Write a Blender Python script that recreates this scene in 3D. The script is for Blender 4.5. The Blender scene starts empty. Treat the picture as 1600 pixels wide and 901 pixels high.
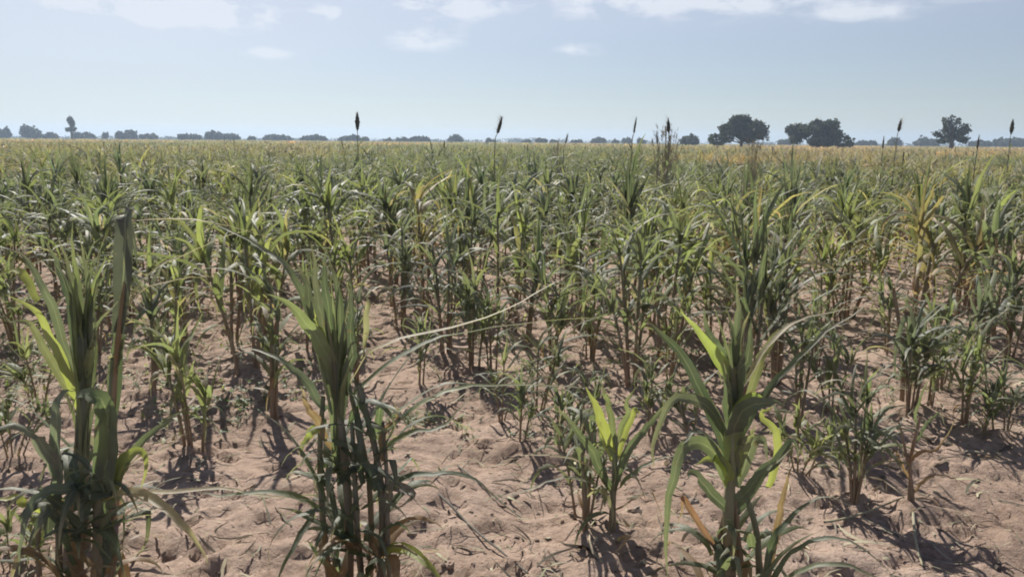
import bpy, math, random
import numpy as np
from mathutils import Vector, Matrix, Euler

R = math.radians
rng = np.random.default_rng(7)
random.seed(7)
sc = bpy.context.scene
col = sc.collection

# ------------------------------------------------------------------ camera
CAM_H = 1.6
F = 1256.0                      # focal length in pixels of the 1600 wide frame
PITCH, ROLL = R(10.35), R(0.5)
cam_d = bpy.data.cameras.new('camera'); cam = bpy.data.objects.new('camera', cam_d); col.objects.link(cam)
cam_d.sensor_width = 36.0; cam_d.lens = 36.0 * F / 1600.0
cam_d.clip_start = 0.05; cam_d.clip_end = 12000
CAM_M = Matrix.Rotation(R(90) - PITCH, 3, 'X') @ Matrix.Rotation(ROLL, 3, 'Z')
cam.matrix_world = Matrix.Translation((0, 0, CAM_H)) @ CAM_M.to_4x4()
sc.camera = cam

# ------------------------------------------------------------------ light
SUN_AZ, SUN_EL = -20.0, 43.0    # degrees: azimuth from +Y towards +X, elevation
sun_dir = Vector((math.sin(R(SUN_AZ)) * math.cos(R(SUN_EL)), math.cos(R(SUN_AZ)) * math.cos(R(SUN_EL)), math.sin(R(SUN_EL))))
sd = bpy.data.lights.new('sun', 'SUN'); sun = bpy.data.objects.new('sun', sd); col.objects.link(sun)
sd.energy = 4.4; sd.angle = R(0.6); sd.color = (1.0, 0.95, 0.88)
sun.rotation_euler = sun_dir.to_track_quat('Z', 'Y').to_euler()

w = bpy.data.worlds.new('World'); sc.world = w; w.use_nodes = True
nt = w.node_tree; N = nt.nodes; L = nt.links
N.clear()
def nd(t, nt_=None, **k):
    n = (nt_ or nt).nodes.new(t)
    for a, b in k.items(): setattr(n, a, b)
    return n
out = nd('ShaderNodeOutputWorld'); bg = nd('ShaderNodeBackground'); bg.inputs['Strength'].default_value = 0.0535
sky = nd('ShaderNodeTexSky', sky_type='NISHITA'); sky.sun_disc = False
sky.sun_elevation = R(SUN_EL); sky.sun_rotation = R(SUN_AZ)
sky.air_density = 1.0; sky.dust_density = .25; sky.ozone_density = 4.5; sky.altitude = 100
L.new(bg.outputs[0], out.inputs[0])
tc = nd('ShaderNodeTexCoord')
sep = nd('ShaderNodeSeparateXYZ'); L.new(tc.outputs['Generated'], sep.inputs[0])
def mth(op, a, b=None, c=None, clamp=False, T=None):
    T = T or nt
    n = T.nodes.new('ShaderNodeMath'); n.operation = op; n.use_clamp = clamp
    for i, v in enumerate((a, b, c)):
        if v is None: continue
        if isinstance(v, (int, float)): n.inputs[i].default_value = v
        else: T.links.new(v, n.inputs[i])
    return n.outputs[0]
# a cloud layer lying over the field: directions are cast on a flat layer overhead
den = mth('ADD', mth('MAXIMUM', sep.outputs['Z'], 0.0), 0.06)
cx = mth('DIVIDE', sep.outputs['X'], den); cy = mth('DIVIDE', sep.outputs['Y'], den)
cmb = nd('ShaderNodeCombineXYZ'); cmb.inputs[2].default_value = 5.3; L.new(mth('MULTIPLY', mth('ARCTAN2', sep.outputs['X'], sep.outputs['Y']), 17.0), cmb.inputs[0]); L.new(mth('MULTIPLY', sep.outputs['Z'], 44.0), cmb.inputs[1])
n1 = nd('ShaderNodeTexNoise'); n1.inputs['Scale'].default_value = 1.0; n1.inputs['Detail'].default_value = 10; n1.inputs['Roughness'].default_value = 0.60
n1.inputs['Distortion'].default_value = 0.25
L.new(cmb.outputs[0], n1.inputs['Vector'])
az = mth('ARCTAN2', sep.outputs['X'], sep.outputs['Y'])
def blob(px, py, sx, sy, amp):
    amp = amp * 1.35 if amp < .3 else amp; a0 = math.atan((px - 800) / F); e0 = math.atan((225 - py) / F)
    dx = mth('DIVIDE', mth('SUBTRACT', az, a0), sx / F); dz = mth('DIVIDE', mth('SUBTRACT', sep.outputs['Z'], e0), sy / F)
    r2 = mth('ADD', mth('MULTIPLY', dx, dx), mth('MULTIPLY', dz, dz))
    return mth('MULTIPLY', mth('EXPONENT', mth('MULTIPLY', r2, -1.0)), amp)
bl = None
for b in [(330, 50, 90, 26, .28), (60, 8, 120, 18, .29), (215, 18, 100, 22, .29), (100, 50, 200, 20, .2), (330, 40, 130, 30, .2), (1200, 12, 200, 18, .15), (690, 28, 100, 22, .29), (665, 76, 60, 16, .27), (520, 47, 36, 12, .26), (425, 103, 45, 9, .23),
          (960, 25, 130, 26, .19), (900, 88, 34, 9, .26), (1150, 25, 130, 26, .15), (1320, 48, 60, 14, .22), (1480, 18, 80, 18, .2), (380, 4, 110, 10, .18)]:
    o_ = blob(*b); bl = o_ if bl is None else mth('ADD', bl, o_)
cf = mth('MULTIPLY', mth('MULTIPLY', bl, 5.0), mth('MULTIPLY', mth('SUBTRACT', n1.outputs['Fac'], 0.33), 3.2, clamp=True), clamp=True)
# overhead broken cloud too, so that light from above is a little milky
mask_up = mth('MULTIPLY', mth('SUBTRACT', sep.outputs['Z'], 0.02), 14, clamp=True)
cf = mth('MULTIPLY', mth('MULTIPLY', cf, mask_up), 0.8)
cf2 = mth('MAXIMUM', cf, mth('ADD', blob(60, 90, 480, 100, .46), blob(800, 20, 900, 60, .20)))
mixc = nd('ShaderNodeMix', data_type='RGBA'); L.new(cf2, mixc.inputs[0])
hs = nd('ShaderNodeHueSaturation'); hs.inputs['Saturation'].default_value = 0.70; hs.inputs['Hue'].default_value = 0.515; hs.inputs['Value'].default_value = 1.0
L.new(sky.outputs[0], hs.inputs['Color']); L.new(hs.outputs[0], mixc.inputs[6])
mixc.inputs[7].default_value = (10.6, 11.1, 11.9, 1)
L.new(mixc.outputs[2], bg.inputs['Color'])

sc.view_settings.view_transform = 'Standard'; sc.view_settings.look = 'None'
sc.view_settings.exposure = 0.54; sc.view_settings.gamma = 1.0
sc.render.engine = 'CYCLES'
cy_ = sc.cycles
cy_.use_denoising = True; cy_.filter_width = 1.9
cy_.max_bounces = 6; cy_.diffuse_bounces = 3; cy_.glossy_bounces = 2; cy_.transmission_bounces = 3; cy_.volume_bounces = 1; cy_.transparent_max_bounces = 8
cy_.use_adaptive_sampling = True; cy_.adaptive_threshold = 0.02

# ------------------------------------------------------------------ projection helpers
def ray(px, py):
    d = CAM_M @ Vector(((px - 800) / F, -(py - 450.5) / F, -1.0))
    return d
def at(px, py, Y):
    d = ray(px, py); t = Y / d.y
    return Vector((d.x * t, Y, CAM_H + d.z * t))
def on_ground(px, py, z=0.0):
    d = ray(px, py); t = (z - CAM_H) / d.z
    return Vector((d.x * t, d.y * t, z))

# ------------------------------------------------------------------ noise / terrain
TAB = np.random.default_rng(3).random((256, 256))
def vn(x, y, s):
    x = np.asarray(x, float) / s + 37.3; y = np.asarray(y, float) / s + 91.7
    xi = np.floor(x).astype(int); yi = np.floor(y).astype(int); fx = x - xi; fy = y - yi
    fx = fx * fx * (3 - 2 * fx); fy = fy * fy * (3 - 2 * fy)
    a = TAB[xi % 256, yi % 256]; b = TAB[(xi + 1) % 256, yi % 256]; c = TAB[xi % 256, (yi + 1) % 256]; d = TAB[(xi + 1) % 256, (yi + 1) % 256]
    return (a + (b - a) * fx) * (1 - fy) + (c + (d - c) * fx) * fy - 0.5
pr = np.random.default_rng(11)
NP_ = 700; pr_r = pr.uniform(.022, .075, NP_) ; PITS = np.stack([pr.uniform(-5.5, 5.5, NP_), 1.6 + 8 * pr.random(NP_) ** 1.2, pr_r, pr_r * pr.uniform(.2, .55, NP_), pr.uniform(-.6, .6, NP_)], 1)
MOUNDS = []
def ground_z(x, y):
    x = np.asarray(x, float); y = np.asarray(y, float)
    x, y = np.broadcast_arrays(x, y)
    z = vn(x, y, 2.3) * .05 + vn(x, y, .55) * .045
    near = np.clip((12 - np.hypot(x, y)) / 3, 0, 1)
    cl = vn(x, y, .16); fi = vn(x, y, .07)
    patch = np.clip(vn(x, y, 1.1) * 2 + .6, .15, 1)
    hol = np.clip((vn(x + 17, y * 1.5, .15) + .55 * vn(x, y * 1.3 + 4, .06) - .10) * 9, 0, 1); z = z - near * hol * .024
    z = z + near * patch * 1.0 * (cl * .038 + np.maximum(vn(x + 9, y, .11), 0.08) * .055 - np.abs(vn(x + 3, y - 7, .13)) * .05 + fi * .022 + vn(x, y, .045) * .010)
    return z
def ground_full(x, y):
    z = ground_z(x, y)
    shp = z.shape; z = z.ravel().copy(); X = np.asarray(x).ravel(); Y = np.asarray(y).ravel()
    wn = vn(X, Y, .05) * 2.0; wn2 = vn(X + 5, Y, .05) * 2.0
    order = np.argsort(Y); Ys = Y[order]
    for px, py, r, dp, an in PITS:
        i0, i1 = np.searchsorted(Ys, [py - 3 * r, py + 3 * r]); idx = order[i0:i1]
        m = np.abs(X[idx] - px) < 3 * r; idx = idx[m]
        dx = X[idx] - px; dy = Y[idx] - py
        wq = r * .8; dx = dx + wq * wn[idx]; dy = dy + wq * wn2[idx]
        u = (dx * math.cos(an) + dy * math.sin(an)) / r; v = (-dx * math.sin(an) + dy * math.cos(an)) / (r * .6)
        q = u * u + v * v
        z[idx] += -dp * np.exp(-q ** 1.5) + dp * .45 * np.exp(-(np.sqrt(q) - 1.6) ** 2 * 5)
    for px, py, r, h in MOUNDS:
        i0, i1 = np.searchsorted(Ys, [py - 3 * r, py + 3 * r]); idx = order[i0:i1]
        dx = X[idx] - px; dy = Y[idx] - py
        z[idx] += h * np.exp(-(dx * dx + dy * dy) / (r * r))
    return z.reshape(shp)
def gz(x, y): return float(ground_z(np.array([x]), np.array([y]))[0])

# ------------------------------------------------------------------ mesh building
def tag(o, label=None, cat=None, group=None, kind=None):
    if label: o['label'] = label
    if cat: o['category'] = cat
    if group: o['group'] = group
    if kind: o['kind'] = kind
    return o
def mesh_from(name, V, Q, C=None, mat=None, smooth=True):
    V = np.asarray(V, np.float32); Q = np.asarray(Q, np.int32)
    me = bpy.data.meshes.new(name)
    me.vertices.add(len(V)); me.vertices.foreach_set('co', V.ravel())
    k = Q.shape[1]
    me.loops.add(Q.size); me.loops.foreach_set('vertex_index', Q.ravel())
    me.polygons.add(len(Q)); me.polygons.foreach_set('loop_start', np.arange(0, Q.size, k, dtype=np.int32))
    me.polygons.foreach_set('use_smooth', np.full(len(Q), smooth, bool))
    if C is not None:
        a = me.color_attributes.new('Col', 'FLOAT_COLOR', 'POINT')
        a.data.foreach_set('color', np.asarray(C, np.float32).ravel())
    me.update(calc_edges=True)
    if mat: me.materials.append(mat)
    return me
def link(name, me, parent=None):
    o = bpy.data.objects.new(name, me); col.objects.link(o)
    if parent: o.parent = parent
    return o
def empty(name, loc=(0, 0, 0), rz=0):
    o = bpy.data.objects.new(name, None); col.objects.link(o); o.location = loc; o.rotation_euler = (0, 0, rz); o.empty_display_size = .1
    return o
class MB:
    def __init__(s): s.v = []; s.q = []; s.c = []; s.n = 0
    def add(s, V, Q, C):
        s.v.append(np.asarray(V, float)); s.q.append(np.asarray(Q, int) + s.n); s.c.append(np.asarray(C, float)); s.n += len(V)
    def arrays(s): return np.concatenate(s.v), np.concatenate(s.q), np.concatenate(s.c)
    def mesh(s, name, mat): V, Q, C = s.arrays(); return mesh_from(name, V, Q, C, mat)

GREEN = np.array((.140, .165, .098)); BLUE = np.array((.145, .168, .128)); LIGHT = np.array((.205, .235, .115)); YEL = np.array((.31, .35, .10))
DRY = np.array((.26, .17, .10)); STRAW = np.array((.42, .38, .25)); RED = np.array((.28, .15, .09)); DARK = np.array((.098, .124, .074)); PURP = np.array((.15, .14, .12))
PAL = dict(g=GREEN, b=BLUE, l=LIGHT, y=YEL, d=DRY, u=np.array((.075, .080, .068)), s=STRAW, r=RED, k=DARK, p=PURP)

def nrm(a): return a / np.maximum(np.linalg.norm(a, axis=-1, keepdims=True), 1e-9)
def strip(mb, P, S, W, colr, tip=STRAW, tipamt=.5, across=2, fold=.28, wav=0.0, ph=0.0, shade=None):
    """a leaf blade: P centre line, S side vectors, W half widths; across quads wide"""
    n = len(P); T = nrm(np.gradient(P, axis=0)); S = nrm(S - T * (S * T).sum(1, keepdims=True)); Nn = nrm(np.cross(S, T))
    us = np.linspace(-1, 1, across + 1); s = np.linspace(0, 1, n)
    V = []; C = []
    for u in us:
        lift = abs(u) * fold * W + wav * W * np.sin(s * 17 + ph + u * 2.1) * abs(u)
        V.append(P + S * (u * W)[:, None] + Nn * lift[:, None])
        t = np.clip((s - .62) / .38, 0, 1)[:, None] ** 1.3 * tipamt
        t = np.clip(t + abs(u) ** 3 * t * .6, 0, 1)
        c = np.asarray(colr)[None] * (1 - t) + tip[None] * t
        C.append(np.concatenate([c, np.full((n, 1), abs(u))], 1))
    V = np.stack(V, 1).reshape(-1, 3); C = np.stack(C, 1).reshape(-1, 4)
    k = across + 1
    i = np.arange(n - 1)[:, None] * k + np.arange(across)[None]
    Q = np.stack([i, i + 1, i + k + 1, i + k], -1).reshape(-1, 4)
    mb.add(V, Q, C)
def prof(n, W, base=.6):
    s = np.linspace(0, 1, n)
    return np.maximum(W * .5 * np.minimum(1, base + s * 1.8) * (1 - s ** 1.6) ** .95, .0006)
def tube(mb, P, Rr, c0, c1=None, k=6):
    P = np.asarray(P, float); n = len(P); Rr = np.broadcast_to(np.asarray(Rr, float), (n,))
    T = nrm(np.gradient(P, axis=0)); ref = np.array((1, 0, 0.01)); A = nrm(np.cross(T, ref)); B = np.cross(T, A)
    an = np.arange(k) * 2 * math.pi / k
    V = P[:, None] + Rr[:, None, None] * (A[:, None] * np.cos(an)[None, :, None] + B[:, None] * np.sin(an)[None, :, None])
    c1 = c0 if c1 is None else c1; s = np.linspace(0, 1, n)[:, None, None]
    C = np.asarray(c0)[None, None] * (1 - s) + np.asarray(c1)[None, None] * s
    C = np.concatenate([np.broadcast_to(C, (n, k, 3)), np.ones((n, k, 1))], 2)
    i = np.arange(n - 1)[:, None] * k; j = np.arange(k)[None]; j2 = (j + 1) % k
    Q = np.stack([i + j, i + j2, i + k + j2, i + k + j], -1).reshape(-1, 4)
    mb.add(V.reshape(-1, 3), Q, C.reshape(-1, 4))
KR = np.random.default_rng(5)
def arc(p0, azm, e0, Ln, droop, n, side=0.0, pw=1.4):
    """a blade that leaves the stalk at elevation e0 and sags by droop (radians)"""
    s = (np.arange(n - 1) + .5) / (n - 1); e = e0 - droop * s ** pw; a = azm + side * s
    kk_ = KR.random()
    if n > 6 and kk_ < .22: e = np.where(s > KR.uniform(.35, .75), e - KR.uniform(.7, 1.5), e)
    a = a + np.cumsum(KR.normal(0, .10, n - 1)); e = e + np.cumsum(KR.normal(0, .10, n - 1))
    d = np.stack([np.cos(e) * np.cos(a), np.cos(e) * np.sin(a), np.sin(e)], 1) * (Ln / (n - 1))
    P = np.concatenate([[p0], p0 + np.cumsum(d, 0)])
    S = np.stack([-np.sin(azm + side * np.linspace(0, 1, n)), np.cos(azm + side * np.linspace(0, 1, n)), np.zeros(n)], 1)
    return P, S
def twist(P, S, tw):
    T = nrm(np.gradient(P, axis=0)); s = np.linspace(0, 1, len(P))
    a = (tw * s)[:, None]; B = np.cross(T, S)
    return S * np.cos(a) + B * np.sin(a)

def jit(c, r, a=.18): return np.asarray(c) * (1 + r.uniform(-a, a)) * (1 + r.uniform(-.05, .05, 3))

def plant(r, h=1.2, till=3, green='g', wide=.045, n=9, across=2, lod=0, spread=.05, dry=.35, lean=.1, whorl=5, head=False, lowdry=True, nl=None, erect=.0, lowbare=.22):
    """returns (stalk builder, list of leaf builders, head builder)"""
    st = MB(); leaves = []; hd = MB() if head else None
    base = PAL[green]
    for t in range(till):
        a = r.uniform(0, 6.28); hh = h * (1 if t == 0 else r.uniform(.62, .96)); hs = hh * (r.uniform(.60, .72) if not (head and t == 0) else .93)
        b = np.array((math.cos(a), math.sin(a), 0)) * r.uniform(0, spread) * (0 if t == 0 else 1)
        ln = r.uniform(.02, lean) * (1 if t else .5); top = b + np.array((math.cos(a) * ln, math.sin(a) * ln, hs))
        k = 7 if lod == 0 else (4 if lod == 1 else 2); s = np.linspace(0, 1, k)[:, None]
        P = b * (1 - s) + top * s; P[:, :2] += (b[:2] - top[:2]) * .35 * (s * (1 - s)); P[0, 2] -= .04
        r0 = r.uniform(.010, .015) * (h / 1.2)
        tube(st, P, np.linspace(r0, r0 * .55, k), jit(DRY * .62 + RED * .3, r), jit(base * .7 + DRY * .25, r), 6 if lod == 0 else (4 if lod == 1 else 3))
        plane = r.uniform(0, 6.28)
        nn = nl or (9 if lod == 0 else (7 if lod == 1 else 4))
        for i in range(nn):
            f = (i + .6) / nn
            if lowbare: f = lowbare + (1 - lowbare) * f
            p0 = b * (1 - f) + top * f; p0[:2] += (b[:2] - top[:2]) * .35 * f * (1 - f)
            az_ = plane + math.pi * i + r.uniform(-.7, .7)
            if f < .33 + lowbare * .5:
                e0 = r.uniform(.2, .9); Ln = h * r.uniform(.18, .32); dr = r.uniform(1.2, 2.4); W = wide * .55
                c = jit(DRY if r.random() < .6 else STRAW * .8, r) if lowdry and r.random() < dry + .35 else jit(base, r)
            else:
                e0 = r.uniform(.75, 1.2) + erect * .2; Ln = h * r.uniform(.28, .52); dr = r.uniform(.8, 2.9) * (1 - erect * .6); W = wide * r.uniform(.75, 1.1)
                q_ = r.random(); c = jit(base, r) if q_ > .26 else jit(LIGHT, r) if q_ > .07 else jit(STRAW * .7, r)
            m = MB(); q = n if lod == 0 else (5 if lod == 1 else 3)
            P2, S2 = arc(p0, az_, e0, Ln, dr, q, r.uniform(-.5, .5)); S2 = twist(P2, S2, r.uniform(-1.1, 1.1))
            strip(m, P2, S2, prof(q, W), c, tipamt=r.uniform(.1, .9) if r.random() < .6 else .1, across=across, wav=.16 if lod == 0 else 0, ph=r.uniform(0, 6))
            leaves.append(m)
        if head and t == 0:
            hl = r.uniform(.20, .30); kk = 16 if lod == 0 else 7; s = np.linspace(0, 1, kk)
            dirh = nrm(np.array((r.uniform(-.25, .25), r.uniform(-.1, .1), 1.)))
            Pn = top[None] + dirh[None] * (s * .14)[:, None]; tube(st, Pn[:4 if lod else 8], .0045, base * 1.2, None, 4)
            tp = Pn[3 if lod else 7]
            Ph = tp[None] + dirh[None] * (s * hl)[:, None]
            rad = .017 * np.clip(np.minimum(s * 7 + .2, (1 - s) * 4 + .08), 0, 1) * (1 + .14 * np.sin(s * 70) + .12 * r.uniform(-1, 1, kk)) 
            tube(hd, Ph, rad, PURP * .75, PURP * .9, 8 if lod == 0 else 5)
            if lod == 0:
                for _ in range(60):   # bristles standing off the spike
                    f = r.uniform(0, 1); p = tp + dirh * f * hl; a = r.uniform(0, 6.28)
                    d = nrm(np.array((math.cos(a), math.sin(a), r.uniform(.4, 1.4))))
                    Pb = np.stack([p, p + d * r.uniform(.015, .035)]); strip(hd, Pb, np.array([[0, 1, .2]] * 2), np.array((.0025, .0006)), PURP, across=1)
            continue
        for i in range(whorl if lod < 2 else 2):
            az_ = plane + r.uniform(0, 6.28); e0 = r.uniform(1.0 + .2 * erect, 1.5) + erect * .05
            Ln = hh - hs if lod == 2 else (hh - hs) * r.uniform(.8, 1.12); q = n if lod == 0 else (5 if lod == 1 else 3)
            p0 = top + np.array((r.uniform(-.01, .01), r.uniform(-.01, .01), -.05))
            P2, S2 = arc(p0, az_, e0, Ln, r.uniform(.1, 1.9) ** 1.2 * (1 - erect), q, 0); S2 = twist(P2, S2, r.uniform(-1.4, 1.4))
            m = MB(); strip(m, P2, S2, prof(q, wide * r.uniform(.5, .85), .8), jit(base if r.random() > .3 else LIGHT * .8 + base * .2, r), tipamt=r.uniform(0, .3), across=across, fold=.5, wav=.08, ph=r.uniform(0, 6))
            leaves.append(m)
    return st, leaves, hd
def merged(ms):
    m = MB()
    for x in ms: m.add(*x.arrays())
    return m

# ------------------------------------------------------------------ materials
def new_mat(name):
    m = bpy.data.materials.new(name); m.use_nodes = True; T = m.node_tree
    for n in list(T.nodes): T.nodes.remove(n)
    return m, T
def leaf_material(name, trans=.44, rough=.40, spec=.6, veins=False):
    m, T = new_mat(name); o = T.nodes.new('ShaderNodeOutputMaterial')
    at_ = T.nodes.new('ShaderNodeAttribute'); at_.attribute_name = 'Col'
    oi = T.nodes.new('ShaderNodeObjectInfo')
    no = T.nodes.new('ShaderNodeTexNoise'); no.inputs['Scale'].default_value = 14; no.inputs['Detail'].default_value = 4
    tcn = T.nodes.new('ShaderNodeTexCoord'); T.links.new(tcn.outputs['Object'], no.inputs['Vector'])
    mr = T.nodes.new('ShaderNodeMapRange'); mr.inputs['To Min'].default_value = .68; mr.inputs['To Max'].default_value = 1.35; T.links.new(no.outputs['Fac'], mr.inputs['Value'])
    m1 = T.nodes.new('ShaderNodeMix'); m1.data_type = 'RGBA'; m1.blend_type = 'MULTIPLY'; m1.inputs[0].default_value = 1
    T.links.new(at_.outputs['Color'], m1.inputs[6]); T.links.new(oi.outputs['Color'], m1.inputs[7])
    m2 = T.nodes.new('ShaderNodeMix'); m2.data_type = 'RGBA'; m2.blend_type = 'MULTIPLY'; m2.inputs[0].default_value = 1
    T.links.new(m1.outputs[2], m2.inputs[6]); T.links.new(mr.outputs[0], m2.inputs[7])
    p = T.nodes.new('ShaderNodeBsdfPrincipled'); p.inputs['Roughness'].default_value = rough; p.inputs['Specular IOR Level'].default_value = spec
    T.links.new(m2.outputs[2], p.inputs['Base Color'])
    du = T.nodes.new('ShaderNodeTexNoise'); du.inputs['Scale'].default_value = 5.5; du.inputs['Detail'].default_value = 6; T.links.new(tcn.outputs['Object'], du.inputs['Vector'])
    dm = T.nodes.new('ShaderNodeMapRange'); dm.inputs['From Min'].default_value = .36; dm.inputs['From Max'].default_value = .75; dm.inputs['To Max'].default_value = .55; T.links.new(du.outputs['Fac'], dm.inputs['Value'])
    if veins:
        al = at_.outputs['Alpha']
        sn = T.nodes.new('ShaderNodeMath'); sn.operation = 'SINE'; T.links.new(mth('MULTIPLY', al, 52, T=T), sn.inputs[0])
        vm = mth('MULTIPLY_ADD', sn.outputs[0], .10, .96, T=T)
        q1 = T.nodes.new('ShaderNodeVectorMath'); q1.operation = 'SCALE'; T.links.new(m2.outputs[2], q1.inputs[0]); T.links.new(vm, q1.inputs['Scale'])
        mid = mth('MULTIPLY', mth('SUBTRACT', 1, mth('DIVIDE', al, .13, T=T), clamp=True, T=T), .55, T=T)
        q2 = T.nodes.new('ShaderNodeMix'); q2.data_type = 'RGBA'; T.links.new(mid, q2.inputs[0]); T.links.new(q1.outputs[0], q2.inputs[6]); q2.inputs[7].default_value = (.34, .37, .23, 1)
        sp = T.nodes.new('ShaderNodeTexNoise'); sp.inputs['Scale'].default_value = 38; sp.inputs['Detail'].default_value = 3; T.links.new(tcn.outputs['Object'], sp.inputs['Vector'])
        sf = mth('MULTIPLY', mth('SUBTRACT', sp.outputs['Fac'], .63, T=T), 9, clamp=True, T=T)
        m2 = T.nodes.new('ShaderNodeMix'); m2.data_type = 'RGBA'; T.links.new(mth('MULTIPLY', sf, .7, T=T), m2.inputs[0]); T.links.new(q2.outputs[2], m2.inputs[6]); m2.inputs[7].default_value = (.22, .15, .08, 1)
    m5 = T.nodes.new('ShaderNodeMix'); m5.data_type = 'RGBA'; T.links.new(dm.outputs[0], m5.inputs[0]); T.links.new(m2.outputs[2], m5.inputs[6]); m5.inputs[7].default_value = (.38, .37, .31, 1)  # dust mixed into leaf colour, thickened to stand in for a milky veil
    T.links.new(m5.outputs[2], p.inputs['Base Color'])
    ra = T.nodes.new('ShaderNodeMapRange'); ra.inputs['To Min'].default_value = rough - .03; ra.inputs['To Max'].default_value = rough + .4; T.links.new(du.outputs['Fac'], ra.inputs['Value']); T.links.new(ra.outputs[0], p.inputs['Roughness'])
    b = T.nodes.new('ShaderNodeBump'); b.inputs['Strength'].default_value = .35; b.inputs['Distance'].default_value = .004
    wv = T.nodes.new('ShaderNodeTexNoise'); wv.inputs['Scale'].default_value = 60; T.links.new(tcn.outputs['Object'], wv.inputs['Vector']); T.links.new(wv.outputs['Fac'], b.inputs['Height'])
    T.links.new(b.outputs[0], p.inputs['Normal'])
    tr = T.nodes.new('ShaderNodeBsdfTranslucent')
    m3 = T.nodes.new('ShaderNodeMix'); m3.data_type = 'RGBA'; m3.blend_type = 'MULTIPLY'; m3.inputs[0].default_value = 1
    m3.inputs[7].default_value = (1.5, 1.55, 1.0, 1); T.links.new(m2.outputs[2], m3.inputs[6]); T.links.new(m3.outputs[2], tr.inputs['Color'])
    mx = T.nodes.new('ShaderNodeMixShader'); mx.inputs[0].default_value = trans
    T.links.new(p.outputs[0], mx.inputs[1]); T.links.new(tr.outputs[0], mx.inputs[2]); T.links.new(mx.outputs[0], o.inputs[0])
    return m
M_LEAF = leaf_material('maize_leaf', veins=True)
M_STALK = leaf_material('maize_stalk', trans=.0, rough=.5, spec=.3)
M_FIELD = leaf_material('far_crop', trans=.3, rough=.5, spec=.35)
M_HEAD = leaf_material('seed_head', trans=0, rough=.85, spec=.1)
M_TREE = leaf_material('tree_leaf', trans=.15, rough=.6, spec=.2)
M_BARK = leaf_material('bark', trans=0, rough=.9, spec=.1)

def soil_material():
    m, T = new_mat('sandy_soil'); o = T.nodes.new('ShaderNodeOutputMaterial'); p = T.nodes.new('ShaderNodeBsdfPrincipled')
    p.inputs['Roughness'].default_value = .95; p.inputs['Specular IOR Level'].default_value = .1
    T.links.new(p.outputs[0], o.inputs[0])
    g = T.nodes.new('ShaderNodeNewGeometry'); pos = g.outputs['Position']
    def noise(s, d, r=.6):
        n = T.nodes.new('ShaderNodeTexNoise'); n.inputs['Scale'].default_value = s; n.inputs['Detail'].default_value = d; n.inputs['Roughness'].default_value = r; T.links.new(pos, n.inputs['Vector']); return n.outputs['Fac']
    def ramp(f, stops):
        n = T.nodes.new('ShaderNodeValToRGB'); T.links.new(f, n.inputs[0]); e = n.color_ramp.elements
        while len(e) < len(stops): e.new(.5)
        for i, (a, c) in enumerate(stops): e[i].position = a; e[i].color = (*c, 1)
        return n.outputs[0]
    c1 = ramp(noise(1.1, 8), [(.3, (.32, .232, .178)), (.52, (.46, .342, .268)), (.75, (.54, .42, .34))])
    c2 = ramp(noise(26, 6), [(.3, (.66, .62, .58)), (.5, (1, 1, 1)), (.72, (1.16, 1.14, 1.1))])
    mx = T.nodes.new('ShaderNodeMix'); mx.data_type = 'RGBA'; mx.blend_type = 'MULTIPLY'; mx.inputs[0].default_value = 1; T.links.new(c1, mx.inputs[6]); T.links.new(c2, mx.inputs[7])
    # crumbs of dark litter trodden in the sand
    vo = T.nodes.new('ShaderNodeTexVoronoi'); vo.inputs['Scale'].default_value = 34; T.links.new(pos, vo.inputs['Vector'])
    sp = mth('MULTIPLY', mth('LESS_THAN', vo.outputs['Distance'], .17, T=T), mth('GREATER_THAN', noise(2.2, 4), .55, T=T), T=T)
    m2 = T.nodes.new('ShaderNodeMix'); m2.data_type = 'RGBA'; T.links.new(mth('MULTIPLY', sp, .75, T=T), m2.inputs[0]); T.links.new(mx.outputs[2], m2.inputs[6]); m2.inputs[7].default_value = (.10, .075, .05, 1)
    # low weeds and grass cover of the open land beyond the crop
    ln = T.nodes.new('ShaderNodeVectorMath'); ln.operation = 'LENGTH'; T.links.new(pos, ln.inputs[0])
    fr = T.nodes.new('ShaderNodeMapRange'); fr.inputs['From Min'].default_value = 25; fr.inputs['From Max'].default_value = 90; T.links.new(ln.outputs['Value'], fr.inputs['Value'])
    c3 = ramp(noise(.02, 6), [(.35, (.13, .15, .08)), (.55, (.20, .195, .12)), (.7, (.27, .22, .16))])
    m3 = T.nodes.new('ShaderNodeMix'); m3.data_type = 'RGBA'; T.links.new(fr.outputs[0], m3.inputs[0]); T.links.new(m2.outputs[2], m3.inputs[6]); T.links.new(c3, m3.inputs[7])
    T.links.new(m3.outputs[2], p.inputs['Base Color'])
    b = T.nodes.new('ShaderNodeBump'); b.inputs['Strength'].default_value = .9; b.inputs['Distance'].default_value = .02; T.links.new(noise(55, 7, .7), b.inputs['Height'])
    T.links.new(b.outputs[0], p.inputs['Normal'])
    return m
M_SOIL = soil_material()

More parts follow.
